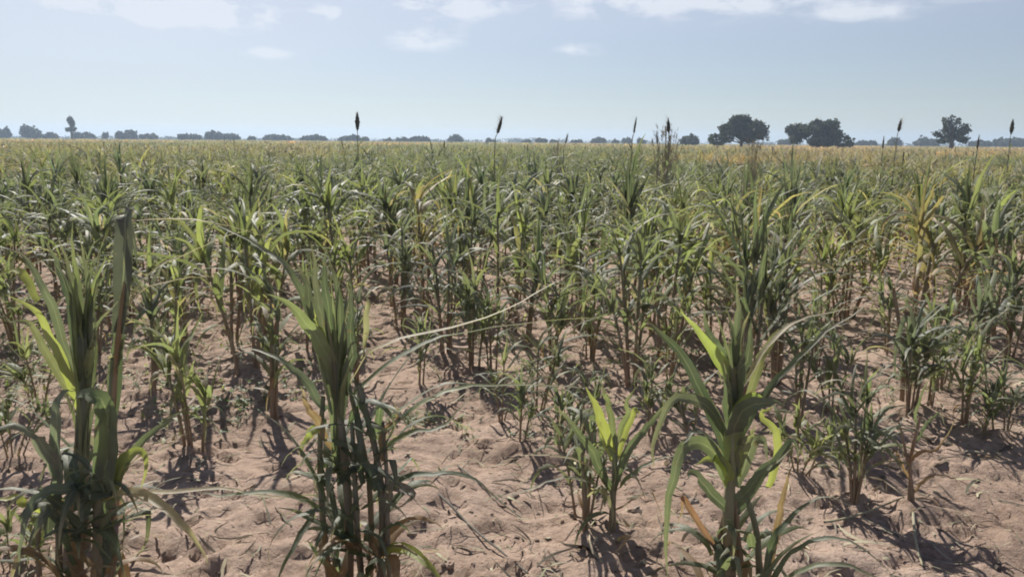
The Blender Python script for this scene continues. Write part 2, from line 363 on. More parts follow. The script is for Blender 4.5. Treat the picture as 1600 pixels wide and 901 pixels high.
# ------------------------------------------------------------------ near plants: hand placed
# (base px, base py, top py, colour, tillers, leaf width, lean, label, extra)
G_NEAR = 'maize plants at the front of the field'
NEAR = [
 (838, 652, 500, 'g', 3, .035, .12, 'slender maize plant behind the two leggy ones in the centre', {'dry': .6}),
 (905, 690, 540, 'g', 3, .035, .12, 'slender maize plant just behind the yellow leaved small one', {'dry': .5}),
 (784, 668, 520, 'g', 2, .03, .12, 'thin stalked maize plant at the end of the shadow across the sandy lane', {'dry': .8}),
 (1022, 690, 540, 'g', 3, .035, .14, 'leggy maize plant between the yellow leaved one and the robust sunlit one', {'dry': .6}),
 (22, 735, 600, 'g', 3, .04, .14, 'thin dark maize plant at the left edge above the long bluish leaf', {'dry': .5}),
 (1246, 662, 470, 'g', 3, .04, .10, 'maize plant below the thick dark bluish clump', {'dry': .5}),
 (655, 612, 470, 'g', 2, .035, .10, 'slim leggy maize plant left of the shadow on the sandy lane', {'dry': .7}),
 (1246, 748, 612, 'l', 4, .045, .2, 'small yellowish leafy maize plant just right of the robust sunlit one', {}),
 (18, 905, 775, 'l', 3, .045, .2, 'low pale maize shoot in the bottom left corner', {}),
 (1300, 655, 500, 'g', 3, .04, .12, 'thin maize plant at the left side of the right sandy lane', {'dry': .5}),
 (1080, 700, 560, 'g', 2, .035, .15, 'thin dark maize plant just left of the robust sunlit one', {'dry': .6}),
 (1470, 612, 430, 'g', 4, .045, .12, 'bushy maize plant between the drooping bluish one and the light green fan', {'dry': .5}),
 (560, 600, 420, 'g', 3, .04, .12, 'maize plant with broken straw leaf just right behind the tall clump', {'dry': .7}),
 (240, 622, 415, 'g', 2, .045, .08, 'green maize plant on a reddish stalk behind the broad upright leaf on the left', {}),
 (62, 650, 500, 'l', 3, .040, .2, 'low bushy pale green maize plant among weeds at the left edge', {}),
 (302, 712, 492, 'l', 4, .055, .16, 'short bright green maize plant with one yellow leaf left of the tall clump', {'erect': .3}),
 (425, 662, 400, 'g', 2, .055, .08, 'slim dark maize plant with hanging lower leaf left of the tall clump', {}),
 (375, 470, 300, 'g', 3, .05, .08, 'maize plant with arching pale leaf behind the broad upright leaf', {}),
 (628, 522, 318, 'b', 4, .05, .10, 'dark bluish maize clump on bare stalks behind the tall clump', {}),
 (700, 560, 330, 'b', 4, .045, .10, 'dense dark maize clump at the head of the bare sandy lane', {}),
 (738, 586, 380, 'g', 3, .045, .10, 'maize clump with reddish stalks casting the shadow across the sandy lane', {'dry': .5}),
 (768, 592, 420, 'g', 3, .04, .10, 'thin maize plant beside the reddish stalks at the sandy lane', {}),
 (812, 702, 560, 'g', 2, .032, .08, 'thin leggy maize plant on the bare sand left of centre', {'dry': .6}),
 (872, 712, 575, 'g', 2, .035, .12, 'small leggy maize plant between the lane and the yellow leaved one', {'dry': .4}),
 (918, 826, 600, 'g', 3, .045, .09, 'short dark maize plant touching the yellow leaved one', {}),
 (990, 612, 320, 'g', 5, .05, .16, 'tall spreading maize plant behind the yellow leaved small one', {}),
 (1045, 596, 430, 'l', 3, .04, .16, 'loose light green maize plant behind the right hand clump', {}),
 (1160, 640, 292, 'k', 3, .055, .05, 'tallest dark maize plant rising straight behind the right hand clump', {'erect': .7}),
 (1218, 606, 330, 'b', 5, .05, .10, 'thick dark bluish maize clump right of the tallest dark one', {'erect': .5}),
 (1276, 586, 430, 'g', 3, .04, .12, 'maize plant on the edge of the right sandy lane', {}),
 (1334, 792, 560, 'g', 4, .042, .12, 'short maize clump on a small sand mound in the right lane', {}),
 (1418, 656, 470, 'b', 4, .06, .10, 'maize plant with broad drooping bluish leaves right of the lane', {'dry': .3}),
 (1448, 650, 500, 'g', 3, .04, .10, 'narrow maize plant tucked behind the drooping bluish leaved one', {}),
 (1505, 674, 500, 'l', 3, .04, .10, 'light green fresh maize plant with fan of narrow leaves on the right', {'erect': .3}),
 (1532, 692, 560, 'g', 2, .035, .12, 'small maize plant with brown stalk next to the light green fan', {'dry': .5}),
 (1568, 694, 550, 'g', 2, .035, .12, 'reddish stalked maize plant second from the right edge', {'dry': .5}),
 (1604, 704, 540, 'g', 3, .04, .12, 'maize plant cut by the right edge of the view', {'dry': .4}),
 (1520, 600, 410, 'b', 3, .05, .08, 'bluish maize plant behind the light green fan', {}),
 (1575, 566, 375, 'b', 4, .055, .08, 'dark dense maize clump near the right edge', {}),
 (1385, 560, 410, 'g', 3, .045, .10, 'maize plant beside the pale fallen leaves of the right lane', {}),
 (150, 565, 380, 'g', 4, .045, .12, 'leafy maize plant behind the tall fan on the left', {}),
 (30, 560, 400, 'l', 4, .045, .14, 'pale green maize plant behind the arching yellow green leaf', {}),
 (480, 560, 400, 'g', 3, .045, .10, 'maize plant half hidden behind the tall clump', {}),
 (860, 585, 400, 'g', 4, .045, .14, 'open maize plant with dry orange leaves in the centre', {'dry': .9}),
 (925, 570, 390, 'g', 4, .045, .14, 'maize plant between the dry orange one and the spreading one', {}),
]
near_pts = []
# tall plants whose closed spear of upright leaves stands over the canopy: (px, top py, distance, label)
SPEARS = [(158, 230, 8.6, 'tall maize plant with a dark closed spear of leaves above the fan on the left'), (380, 228, 8.2, 'tall green maize plant with upright pointed top in the left half of the field'), (702, 232, 8.8, 'tall maize plant ending in a thin dark spear near the centre'),
          (118, 222, 10.5, 'maize plant with a slim upright top below the knobbed far tree'), (990, 225, 7.6, 'tall dark maize plant reaching up just below the slender millet head'), (1170, 228, 8.0, 'tall maize plant with split upright top below the largest round tree'), (1245, 236, 8.4, 'tall maize plant with narrow top below the dark humped tree'),
          (1525, 232, 7.4, 'tall dark maize plant with straight spear near the right edge'), (470, 236, 12.0, 'maize plant with a small dark upright top left of the thick millet head'), (1450, 240, 9.0, 'tall maize plant with upright top below the open branched tree')]
def grow_individual(name, st, leaves, hd, loc, label, cat, group, rz=0):
    e = empty(name, loc, rz); tag(e, label, cat, group)
    link('stalk', st.mesh('stalk', M_STALK), e)
    for m in leaves: link('leaf', m.mesh('leaf', M_LEAF), e)
    if hd and hd.n: link('seed_head', hd.mesh('seed_head', M_HEAD), e)
    return e
for i, (px, ty, Y, lab) in enumerate(SPEARS):
    tp = at(px, ty, Y); z0 = gz(tp.x, Y); r = np.random.default_rng(700 + i); near_pts.append((tp.x, Y))
    st, lv, hd = plant(r, h=tp.z - z0, till=4, green='kgbg'[i % 4], wide=.05, lean=.14, n=8, nl=10, erect=.93, whorl=7)
    e = empty('maize_plant', (tp.x, Y, z0)); tag(e, lab, 'maize plant', 'tall maize plants standing over the canopy')
    link('stalk', st.mesh('stalk', M_STALK), e); link('leaves', merged(lv).mesh('leaves', M_LEAF), e)
for i, (bx_, by_, ty_, c_, ti_, wd_, le_, lab_, ex_) in enumerate(NEAR):
    p = on_ground(bx_, by_); r = np.random.default_rng(100 + i)
    top = at(bx_, ty_, p.y); h = top.z
    near_pts.append((p.x, p.y)); MOUNDS.append((p.x, p.y, .13, .035))
    sm = min(1.0, h / 1.1)
    st, lv, hd = plant(r, h=h * 1.14, till=ti_ + 1, lowbare=.28, green=c_, wide=wd_ * .78 * (.75 + .25 * sm), lean=le_, n=10, nl=6, **ex_)
    grow_individual('maize_plant', st, lv, hd, (p.x, p.y, gz(p.x, p.y)), lab_, 'maize plant', G_NEAR)

# ------------------------------------------------------------------ hero plants, leaf by leaf
def crom(pts, n):
    P = [np.array(p, float) for p in pts]; P = [2 * P[0] - P[1]] + P + [2 * P[-1] - P[-2]]
    out_ = []; m = len(P) - 3
    for k in range(n):
        t = k / (n - 1) * m; i = min(int(t), m - 1); u = t - i; a, b, c, d = P[i:i + 4]
        out_.append(.5 * ((2 * b) + (c - a) * u + (2 * a - 5 * b + 4 * c - d) * u * u + (3 * b - a - 3 * c + d) * u ** 3))
    return np.array(out_)
def hero(label, base, Y, stalks, leaves, fill=0, seed=0, zone=None, tint='g', whorl=None):
    g = on_ground(*base); Y = g.y if Y is None else Y; X = at(base[0], base[1], Y).x
    O = np.array((X, Y, gz(X, Y))); r = np.random.default_rng(seed)
    e = empty('maize_plant', O); tag(e, label, 'maize plant', G_NEAR); near_pts.append((X, Y)); MOUNDS.append((X, Y, .16, .04))
    st = MB()
    for (rad, cb, ct, pts) in stalks:
        P = crom([np.array(at(a, b, Y + d)) - O for a, b, d in pts], 12)
        P[0, 2] = min(P[0, 2], -.02)
        rr = np.linspace(rad, rad * .6, 12) * (1 + .12 * (np.arange(12) % 3 == 0))
        tube(st, P, rr, jit(PAL[cb] * (.8 if cb == 'd' else 1), r, .1), jit(PAL[ct], r, .1), 8)
    link('stalk', st.mesh('stalk', M_STALK), e)
    for lf in leaves:
        W, c, f0, f1, pts = lf[:5]; ta = lf[5] if len(lf) > 5 else .35
        n = 18; P = crom([np.array(at(a, b, Y + d)) - O for a, b, d in pts], n); s = np.linspace(0, 1, n)[:, None]
        f = f0 + (f1 - f0) * s; Nv = nrm(f * np.array((0, -1, .25)) + (1 - f) * np.array((0.05, .2, 1.0)))
        wob = np.cumsum(r.normal(0, .0032, (n, 3)), 0); wob -= wob[0]; P = P + wob
        T = nrm(np.gradient(P, axis=0)); S = np.cross(T, Nv)
        for k in range(1, n):
            if np.dot(S[k], S[k - 1]) < 0: S[k] = -S[k]
        S = nrm(S); S = twist(P, S, r.uniform(-.35, .35))
        m = MB(); strip(m, P, S, prof(n, W * .88, .55), jit(PAL[c], r, .12), tip=STRAW if c != 'y' else STRAW, tipamt=ta, across=4, fold=.30, wav=.10, ph=r.uniform(0, 6)); link('leaf', m.mesh('leaf', M_LEAF), e)
    if whorl:
        wx, wy, wt, wn, ww, sp = whorl
        for k in range(wn):
            u = r.uniform(-1, 1); o_ = wy + r.uniform(-70, 170); tp = max(wt + r.uniform(0, 40), o_ - r.uniform(110, 240) + abs(u) * 30); dy = r.uniform(-.12, .14); fan = (o_ - tp) / (wy - wt)
            A_ = np.array(at(wx + u * 6, o_, Y + dy * .1)) - O; B_ = np.array(at(wx + u * sp * .42 * fan, o_ + (tp - o_) * .5, Y + dy * .5)) - O; C_ = np.array(at(wx + u * sp * (1.15 * fan + .1) + r.uniform(-8, 8), tp + abs(u) ** 2 * r.uniform(0, 60), Y + dy * 1.5)) - O
            P = crom([A_, B_, C_], 14); a = r.uniform(0, 6.28); S = np.tile(np.array((math.cos(a), math.sin(a), 0)), (14, 1)); S = twist(P, S, r.uniform(-.8, .8))
            m = MB(); strip(m, P, S, prof(14, ww * r.uniform(.6, 1.1), .5), jit(PAL['gkgl'[k % 4]], r, .15), tipamt=r.uniform(0, .5), across=2, fold=.5, wav=.12, ph=r.uniform(0, 6)); link('leaf', m.mesh('leaf', M_LEAF), e)
    zc = zone or (base[0], base[1], base[1] - 260)
    hgt = at(zc[0], zc[2], Y).z
    for k in range(fill):
        f = r.uniform(.05, 1.0); p0 = np.array((r.uniform(-.11, .11) * min(1, fill / 60 + .3), r.uniform(-.07, .07), f * hgt)); a = r.uniform(0, 6.28)
        c = jit(DRY if (f < .35 and r.random() < .5) else PAL[tint], r, .25)
        m = MB(); P, S = arc(p0, a, r.uniform(.6, 1.3), r.uniform(.18, .42), r.uniform(.8, 2.4), 12, r.uniform(-.5, .5)); S = twist(P, S, r.uniform(-1, 1))
        strip(m, P, S, prof(12, r.uniform(.022, .045)), c, tipamt=r.uniform(.2, 1), across=2, wav=.2, ph=r.uniform(0, 6)); link('leaf', m.mesh('leaf', M_LEAF), e)
    return e

# tall clump left of centre
hero('tall dense maize clump with a long row of arching leaves reaching over the central lane', (562, 946), None,
 [(.017, 'd', 'k', [(545, 950, 0), (545, 800, 0), (530, 640, 0), (520, 560, 0)]), (.015, 'd', 'k', [(590, 950, .03), (598, 830, .02), (590, 720, 0), (560, 600, 0)]),
  (.013, 'd', 'g', [(520, 946, .02), (505, 820, .02), (500, 700, .02), (505, 620, 0)]), (.012, 'd', 'k', [(570, 950, -.05), (560, 850, -.04), (555, 760, -.03), (550, 660, 0)]),
  (.012, 'r', 'g', [(575, 948, .08), (580, 860, .06), (575, 740, .03), (545, 600, .02)]), (.010, 'd', 'p', [(610, 946, .0), (606, 840, 0), (604, 740, 0), (598, 660, 0)])],
 [(.055, 'g', 1, .8, [(530, 640, 0), (515, 540, -.02), (502, 460, 0), (498, 380, .05)]), (.05, 'k', 1, 1, [(525, 620, 0), (522, 520, 0), (516, 440, 0), (520, 385, .02)], .1),
  (.05, 'g', .9, .9, [(515, 600, 0), (498, 520, .02), (480, 450, .04), (463, 400, .08)]), (.045, 'k', 1, .8, [(535, 620, 0), (540, 530, 0), (536, 450, .02), (528, 395, .05)]),
  (.05, 'g', .8, .7, [(520, 620, .02), (505, 530, .05), (488, 470, .08), (480, 420, .12)]),
  (.065, 'l', .9, .7, [(530, 590, 0), (500, 540, -.06), (465, 495, -.12), (420, 468, -.18)], .2), (.032, 'y', 1, 1, [(518, 560, 0), (508, 530, -.03), (498, 510, -.05), (490, 494, -.06)], .2),
  (.034, 'g', .7, .5, [(520, 570, 0), (485, 490, .05), (450, 425, .1), (400, 385, .2), (330, 350, .3)]), (.04, 'b', .6, .3, [(510, 640, 0), (470, 590, 0), (430, 560, 0), (370, 545, .05)]),
  (.045, 'k', .8, .6, [(540, 620, 0), (556, 560, -.03), (555, 490, -.03), (552, 445, 0)]),
  (.034, 's', .3, .1, [(545, 600, 0), (580, 550, -.02), (650, 515, 0), (740, 490, .05), (830, 455, .12), (905, 410, .2)], .9), (.036, 'g', .4, .1, [(550, 620, 0), (600, 580, 0), (660, 545, .03), (720, 525, .06), (840, 505, .12), (960, 492, .2)], .9),
  (.034, 'l', .3, .1, [(560, 690, 0), (620, 660, -.05), (680, 620, -.05), (750, 598, 0), (860, 596, .06), (960, 602, .12)], .8),
  (.04, 'k', .5, .1, [(590, 770, 0), (625, 748, -.05), (670, 738, -.08), (720, 742, -.08), (760, 775, -.08), (810, 815, -.06)], .3),
  (.05, 'p', .8, .4, [(598, 800, 0), (615, 765, -.08), (640, 762, -.14), (650, 778, -.16), (620, 800, -.15)], .2),
  (.035, 'd', .8, .5, [(520, 700, 0), (495, 650, -.03), (478, 625, -.05), (470, 600, -.06)], .6), (.04, 'y', .9, .9, [(505, 660, 0), (492, 672, -.04), (485, 690, -.05), (486, 710, -.05)], .8),
  (.04, 'g', .5, .2, [(505, 800, 0), (470, 780, -.05), (420, 772, -.1), (350, 778, -.12), (290, 770, -.1)], .7), (.03, 'k', .5, .4, [(500, 790, 0), (470, 830, -.08), (440, 870, -.14), (425, 930, -.2)], .5),
  (.05, 'y', .7, .5, [(600, 860, 0), (640, 855, -.08), (670, 880, -.14), (700, 930, -.2)], .4), (.035, 'd', .8, .8, [(600, 720, 0), (590, 690, 0), (605, 660, 0), (600, 630, 0)], .4),
  (.03, 'g', .6, .3, [(600, 700, 0), (640, 680, 0), (690, 660, .05), (740, 600, .12)], .6), (.026, 's', .2, .1, [(565, 560, 0), (575, 480, .03), (585, 450, .05), (640, 455, .12)], .9)],
 fill=95, seed=1, whorl=(528, 600, 385, 24, .029, 46), zone=(560, 940, 660), tint='k')

# front left: the broad leaved plant
hero('broad leaved maize plant with folded blue green leaf in the left front corner', (140, 950), None,
 [(.020, 'd', 'g', [(150, 960, 0), (152, 860, 0), (155, 760, 0), (160, 690, 0)]), (.013, 'd', 'g', [(95, 955, .04), (92, 860, .03), (92, 780, .02), (95, 720, 0)]), (.012, 'r', 'k', [(118, 955, .06), (125, 880, .05), (135, 800, .03), (150, 720, 0)]),
  (.010, 'd', 'g', [(70, 955, .1), (60, 880, .1), (62, 820, .08), (80, 760, .03)])],
 [(.105, 'g', 1, .5, [(158, 800, 0), (165, 730, -.03), (165, 670, -.05), (150, 622, -.06), (118, 618, -.02), (100, 660, .05)], .15), (.085, 'g', 1, .9, [(155, 770, 0), (175, 700, -.05), (168, 650, -.05), (145, 618, -.04)], .1),
  (.060, 'b', .9, .6, [(92, 770, 0), (90, 710, -.02), (95, 660, -.03), (102, 620, 0), (128, 618, .05)], .15), (.062, 'b', .8, .3, [(90, 745, 0), (70, 705, -.04), (45, 675, -.08), (15, 660, -.12), (-40, 672, -.18)], .3),
  (.055, 'b', .6, .4, [(150, 790, 0), (120, 768, -.05), (85, 772, -.10), (55, 795, -.14), (40, 840, -.17), (36, 900, -.18)], .15),
  (.030, 's', .4, .1, [(158, 775, 0), (200, 768, -.05), (270, 770, -.08), (340, 764, -.08), (420, 772, -.05), (490, 778, 0)], .5),
  (.048, 's', .5, .4, [(160, 778, 0), (205, 770, -.08), (245, 778, -.14), (285, 806, -.19), (315, 840, -.22), (335, 885, -.24)], .5), (.05, 'y', .9, .8, [(175, 780, 0), (190, 725, -.03), (205, 708, -.05), (228, 712, -.06), (222, 760, -.05)], .2),
  (.045, 'y', .5, .4, [(60, 800, .05), (40, 785, 0), (15, 775, -.02), (-30, 790, -.05)], .3), (.05, 'g', .9, .7, [(170, 790, 0), (195, 730, 0), (240, 668, .03), (285, 630, .1)], .4),
  (.028, 's', .3, .2, [(165, 760, 0), (215, 712, -.02), (265, 695, .0), (298, 675, .05)], .9), (.04, 'k', .8, .7, [(110, 860, 0), (90, 800, 0), (60, 830, -.03), (45, 880, -.04)], .2)],
 fill=60, seed=2, zone=(140, 940, 760), tint='k')

# behind it: the fan and the broad upright leaf
hero('tall maize plant with a fan of upright narrow leaves at the left', (128, 880), None,
 [(.024, 'd', 'g', [(132, 885, 0), (132, 780, 0), (130, 700, 0), (130, 590, 0)]), (.014, 'd', 'k', [(100, 882, .04), (110, 800, .03), (120, 700, 0), (125, 600, 0)])],
 [(.05, 'g', 1, .9, [(130, 620, 0), (118, 530, 0), (105, 440, .02), (85, 360, .06)]), (.05, 'l', 1, .9, [(130, 620, 0), (125, 520, -.02), (118, 430, 0), (110, 350, .03)], .2), (.045, 'g', 1, 1, [(132, 610, 0), (140, 520, 0), (138, 440, .03), (118, 372, .05)]),
  (.045, 'l', .9, .9, [(135, 610, 0), (140, 540, .0), (135, 460, 0), (150, 392, .04)], .2), (.05, 'k', .8, .8, [(125, 600, 0), (110, 500, .02), (88, 430, .05), (62, 372, .1)]), (.045, 'g', .7, .6, [(120, 590, 0), (85, 480, .03), (55, 420, .05), (20, 388, .1)], .5),
  (.052, 'y', .8, .7, [(125, 640, 0), (100, 575, -.05), (72, 522, -.1), (40, 484, -.14), (-10, 462, -.16)], .2), (.040, 'l', .7, .6, [(115, 620, 0), (70, 540, 0), (40, 502, .0), (0, 492, .02)], .3), (.04, 'y', .6, .3, [(60, 470, 0), (30, 428, .03), (5, 424, .05), (-30, 445, .05)], .3),
  (.045, 'g', 1, .9, [(140, 620, 0), (148, 560, -.02), (150, 480, 0), (160, 420, .05)]), (.05, 'k', 1, 1, [(130, 610, 0), (128, 540, -.03), (120, 470, 0), (112, 410, 0)], .1), (.045, 'l', .9, .9, [(135, 590, -.02), (142, 560, -.04), (150, 545, -.05), (154, 530, -.05)], .3)],
 fill=8, seed=3, whorl=(130, 600, 345, 24, .029, 55), zone=(128, 880, 640), tint='g')
hero('maize plant whose single broad dusky leaf stands upright and folds over flat at its tip', (172, 842), None,
 [(.022, 'd', 'k', [(172, 846, 0), (172, 760, 0), (172, 690, 0), (178, 560, 0)]), (.014, 'r', 'd', [(172, 700, 0), (178, 600, 0), (188, 500, 0), (196, 440, 0)])],
 [(.098, 'u', 1, .9, [(186, 520, 0), (194, 460, 0), (199, 400, .0), (201, 345, 0), (203, 336, .05), (210, 345, .12), (216, 380, .20), (220, 420, .24)], 0), (.060, 'b', 1, 1, [(170, 740, 0), (168, 680, 0), (170, 620, 0), (176, 560, .02)], .1), (.075, 'k', 1, 1, [(176, 660, 0), (180, 580, .02), (190, 500, .02), (200, 420, .03)], 0),
  (.020, 's', .3, .1, [(212, 345, .05), (260, 346, 0), (310, 350, -.03), (370, 360, 0), (440, 385, .05)], .3), (.028, 's', .4, .1, [(196, 480, 0), (235, 425, 0), (300, 398, .02), (360, 374, .03), (410, 366, .05)], .5),
  (.026, 's', .3, .1, [(190, 500, 0), (230, 450, .05), (290, 438, .05), (350, 430, .05)], .8), (.03, 'k', .6, .5, [(175, 600, 0), (195, 560, 0), (205, 530, 0), (212, 515, 0)], .2), (.03, 's', .4, .3, [(170, 560, 0), (185, 545, -.03), (160, 552, -.05)], .9)],
 fill=4, seed=4, zone=(172, 842, 700), tint='p')

# right hand clump
hero('robust maize plant with sunlit yellow green leaves and one long hanging leaf', (1140, 962), None,
 [(.024, 'd', 'l', [(1138, 968, 0), (1140, 880, 0), (1138, 800, 0), (1142, 740, 0), (1145, 600, 0)]), (.015, 'd', 'd', [(1165, 966, .06), (1160, 900, .05), (1152, 840, .02), (1150, 780, 0)]), (.014, 'd', 'g', [(1190, 964, .04), (1186, 880, .03), (1180, 820, .02), (1160, 760, 0)]),
  (.012, 'd', 'd', [(1120, 966, .05), (1118, 900, .05), (1122, 850, .03), (1135, 790, 0)])],
 [(.058, 'g', 1, .9, [(1142, 700, 0), (1140, 620, 0), (1150, 520, .02), (1152, 440, .05)]), (.062, 'y', 1, .9, [(1150, 600, 0), (1135, 570, -.03), (1112, 530, -.06), (1072, 485, -.1)], .1), (.07, 'k', 1, .9, [(1145, 660, 0), (1150, 600, 0), (1158, 560, 0), (1165, 500, .03)], .1),
  (.055, 'k', 1, .8, [(1140, 720, 0), (1115, 650, 0), (1080, 570, .03), (1040, 520, .06), (1010, 500, .1)], .4), (.05, 'g', .8, .7, [(1142, 690, 0), (1110, 640, 0), (1080, 620, 0), (1045, 622, .02), (1020, 680, .02), (1015, 720, 0)], .5),
  (.062, 'g', .9, .6, [(1140, 760, 0), (1120, 715, -.04), (1095, 688, -.08), (1068, 698, -.11), (1055, 750, -.13), (1046, 830, -.14), (1050, 900, -.14)], .2), (.05, 'b', .6, .3, [(1140, 740, 0), (1118, 700, -.08), (1092, 682, -.12), (1064, 708, -.13)], .6),
  (.085, 'y', 1, .8, [(1148, 745, 0), (1150, 690, -.02), (1162, 650, -.04), (1178, 632, -.06), (1200, 640, -.05)], .0), (.085, 'k', 1, .7, [(1145, 700, 0), (1152, 660, -.03), (1170, 632, -.08), (1200, 628, -.12), (1228, 632, -.12)], .3),
  (.055, 'k', .8, .6, [(1140, 800, 0), (1115, 770, -.05), (1085, 735, -.1), (1070, 745, -.14)], .4), (.05, 'y', .9, .8, [(1140, 760, 0), (1125, 728, -.03), (1105, 718, -.05), (1085, 725, -.07)], .2), (.055, 'g', .8, .3, [(1148, 790, 0), (1168, 765, -.04), (1195, 735, -.08), (1232, 700, -.12)], .6),
  (.052, 'k', .8, .4, [(1150, 800, 0), (1175, 760, -.03), (1210, 720, -.05), (1240, 690, -.05), (1250, 730, -.05)], .2), (.05, 'g', .9, .7, [(1150, 760, 0), (1172, 700, -.02), (1192, 690, -.03), (1200, 720, -.04)], .2),
  (.036, 'k', .6, .3, [(1150, 700, 0), (1180, 640, 0), (1230, 580, 0), (1290, 520, .03), (1380, 455, .08)], .5), (.030, 's', .3, .1, [(1150, 620, 0), (1190, 555, .0), (1230, 520, 0), (1290, 500, .03), (1350, 492, .05)], .8),
  (.036, 'k', .5, .2, [(1190, 920, 0), (1210, 850, -.03), (1240, 810, -.05), (1290, 785, -.08), (1330, 800, -.1)], .3), (.034, 'k', .4, .2, [(1190, 940, 0), (1230, 870, -.05), (1280, 845, -.1), (1330, 850, -.12), (1390, 900, -.16)], .4),
  (.034, 'g', .4, .2, [(1192, 940, 0), (1240, 900, -.08), (1290, 885, -.13), (1350, 900, -.17), (1400, 935, -.2)], .4), (.035, 'd', .9, .8, [(1200, 900, 0), (1215, 830, 0), (1222, 770, 0), (1232, 720, 0)], .2),
  (.045, 'd', 1, .9, [(1160, 930, -.03), (1158, 890, -.05), (1168, 880, -.06), (1172, 930, -.06)], .6), (.03, 'r', .7, .5, [(1120, 860, 0), (1075, 790, -.02), (1066, 780, -.03), (1064, 830, -.03)], .6),
  (.045, 'l', .9, .8, [(1150, 740, 0), (1160, 700, -.03), (1168, 680, -.04), (1175, 660, -.05)], .2), (.04, 'y', .8, .7, [(1200, 760, .1), (1215, 690, .1), (1190, 655, .1), (1205, 640, .1)], .2), (.04, 'l', .7, .5, [(1160, 640, .05), (1185, 560, .05), (1215, 520, .05), (1235, 525, .05)], .4),
  (.05, 'g', .9, .8, [(1145, 640, 0), (1128, 560, 0), (1110, 520, .02), (1105, 480, .05)], .3)],
 fill=26, seed=5, whorl=(1148, 640, 450, 14, .032, 42), zone=(1140, 960, 840), tint='g')

# small plant with yellow leaf
hero('small maize plant with a bright yellow green leaf on the sand in the middle', (958, 852), None,
 [(.015, 'd', 'g', [(958, 858, 0), (957, 800, 0), (960, 740, 0), (962, 680, 0)]), (.009, 'd', 'k', [(915, 822, .02), (914, 770, .02), (910, 720, 0), (908, 640, 0)])],
 [(.058, 'y', 1, .9, [(958, 720, 0), (940, 670, -.03), (922, 630, -.05), (905, 598, -.06)], .1), (.035, 'l', 1, 1, [(962, 710, 0), (958, 650, 0), (955, 620, .02), (948, 598, .04)]), (.030, 'l', .9, .9, [(962, 700, 0), (972, 650, 0), (975, 620, 0), (985, 600, .03)]),
  (.05, 'k', .9, .8, [(958, 770, 0), (935, 720, -.03), (915, 690, -.05), (890, 650, -.07), (868, 625, -.08)], .4), (.045, 'k', .9, .6, [(960, 760, 0), (975, 710, -.03), (1000, 675, -.05), (1030, 640, -.07), (1075, 600, -.1)], .5),
  (.03, 's', .4, .1, [(958, 780, 0), (935, 740, -.03), (900, 715, -.06), (850, 708, -.08), (790, 712, -.1)], .5), (.028, 'g', .3, .1, [(956, 800, 0), (930, 760, -.05), (890, 745, -.1), (830, 765, -.12), (760, 790, -.14)], .7), (.03, 'g', .4, .2, [(960, 770, 0), (985, 740, -.03), (1020, 720, -.05), (1060, 700, -.05)], .5),
  (.03, 'y', .9, .9, [(962, 720, 0), (985, 650, .03), (995, 635, .03), (1003, 640, .03)], .3), (.024, 'd', .4, .2, [(958, 800, 0), (985, 780, -.03), (1010, 765, -.05), (1035, 830, -.08)], .6)],
 fill=3, seed=6, zone=(958, 852, 760))

# spindly plant in the right lane
hero('nearly bare spindly maize stalk with tiny withered leaves on a sand heap', (1428, 800), None,
 [(.011, 'd', 'd', [(1428, 805, 0), (1424, 760, 0), (1422, 720, 0), (1438, 650, 0)]), (.007, 'd', 'd', [(1424, 750, 0), (1418, 720, 0), (1412, 690, 0), (1405, 660, 0)])],
 [(.022, 'd', .7, .6, [(1423, 720, 0), (1440, 700, -.02), (1462, 690, -.03), (1490, 640, -.04)], .5), (.02, 'g', .7, .6, [(1430, 690, 0), (1445, 660, 0), (1460, 640, 0), (1475, 655, 0)], .5), (.022, 'd', .8, .5, [(1424, 750, 0), (1410, 720, -.03), (1408, 700, -.03), (1400, 735, -.03)], .6),
  (.02, 'd', .6, .5, [(1426, 770, 0), (1450, 740, -.03), (1480, 738, -.05), (1500, 760, -.06)], .5), (.02, 'g', .8, .8, [(1434, 670, 0), (1428, 640, 0), (1436, 610, 0), (1445, 590, 0)], .4)], fill=0, seed=7)
# leaning brown stem and hanging dark leaf by the right lane
hero('withered brown maize stem standing bare among drooping bluish leaves', (1402, 640), None,
 [(.016, 'd', 'd', [(1408, 644, 0), (1412, 560, 0), (1404, 500, 0), (1396, 450, 0)])],
 [(.06, 'b', .9, .7, [(1410, 560, 0), (1425, 510, -.05), (1440, 495, -.08), (1446, 540, -.1), (1440, 590, -.11)], .1), (.055, 'b', .9, .7, [(1410, 580, 0), (1420, 520, -.05), (1412, 500, -.1), (1398, 560, -.1), (1405, 600, -.1)], .1),
  (.03, 's', .4, .2, [(1408, 520, 0), (1370, 490, 0), (1330, 480, 0), (1300, 500, .02)], .9), (.03, 'g', .5, .2, [(1408, 560, 0), (1450, 540, 0), (1480, 500, .0), (1500, 480, 0)], .3)], fill=4, seed=8, zone=(1402, 640, 540))

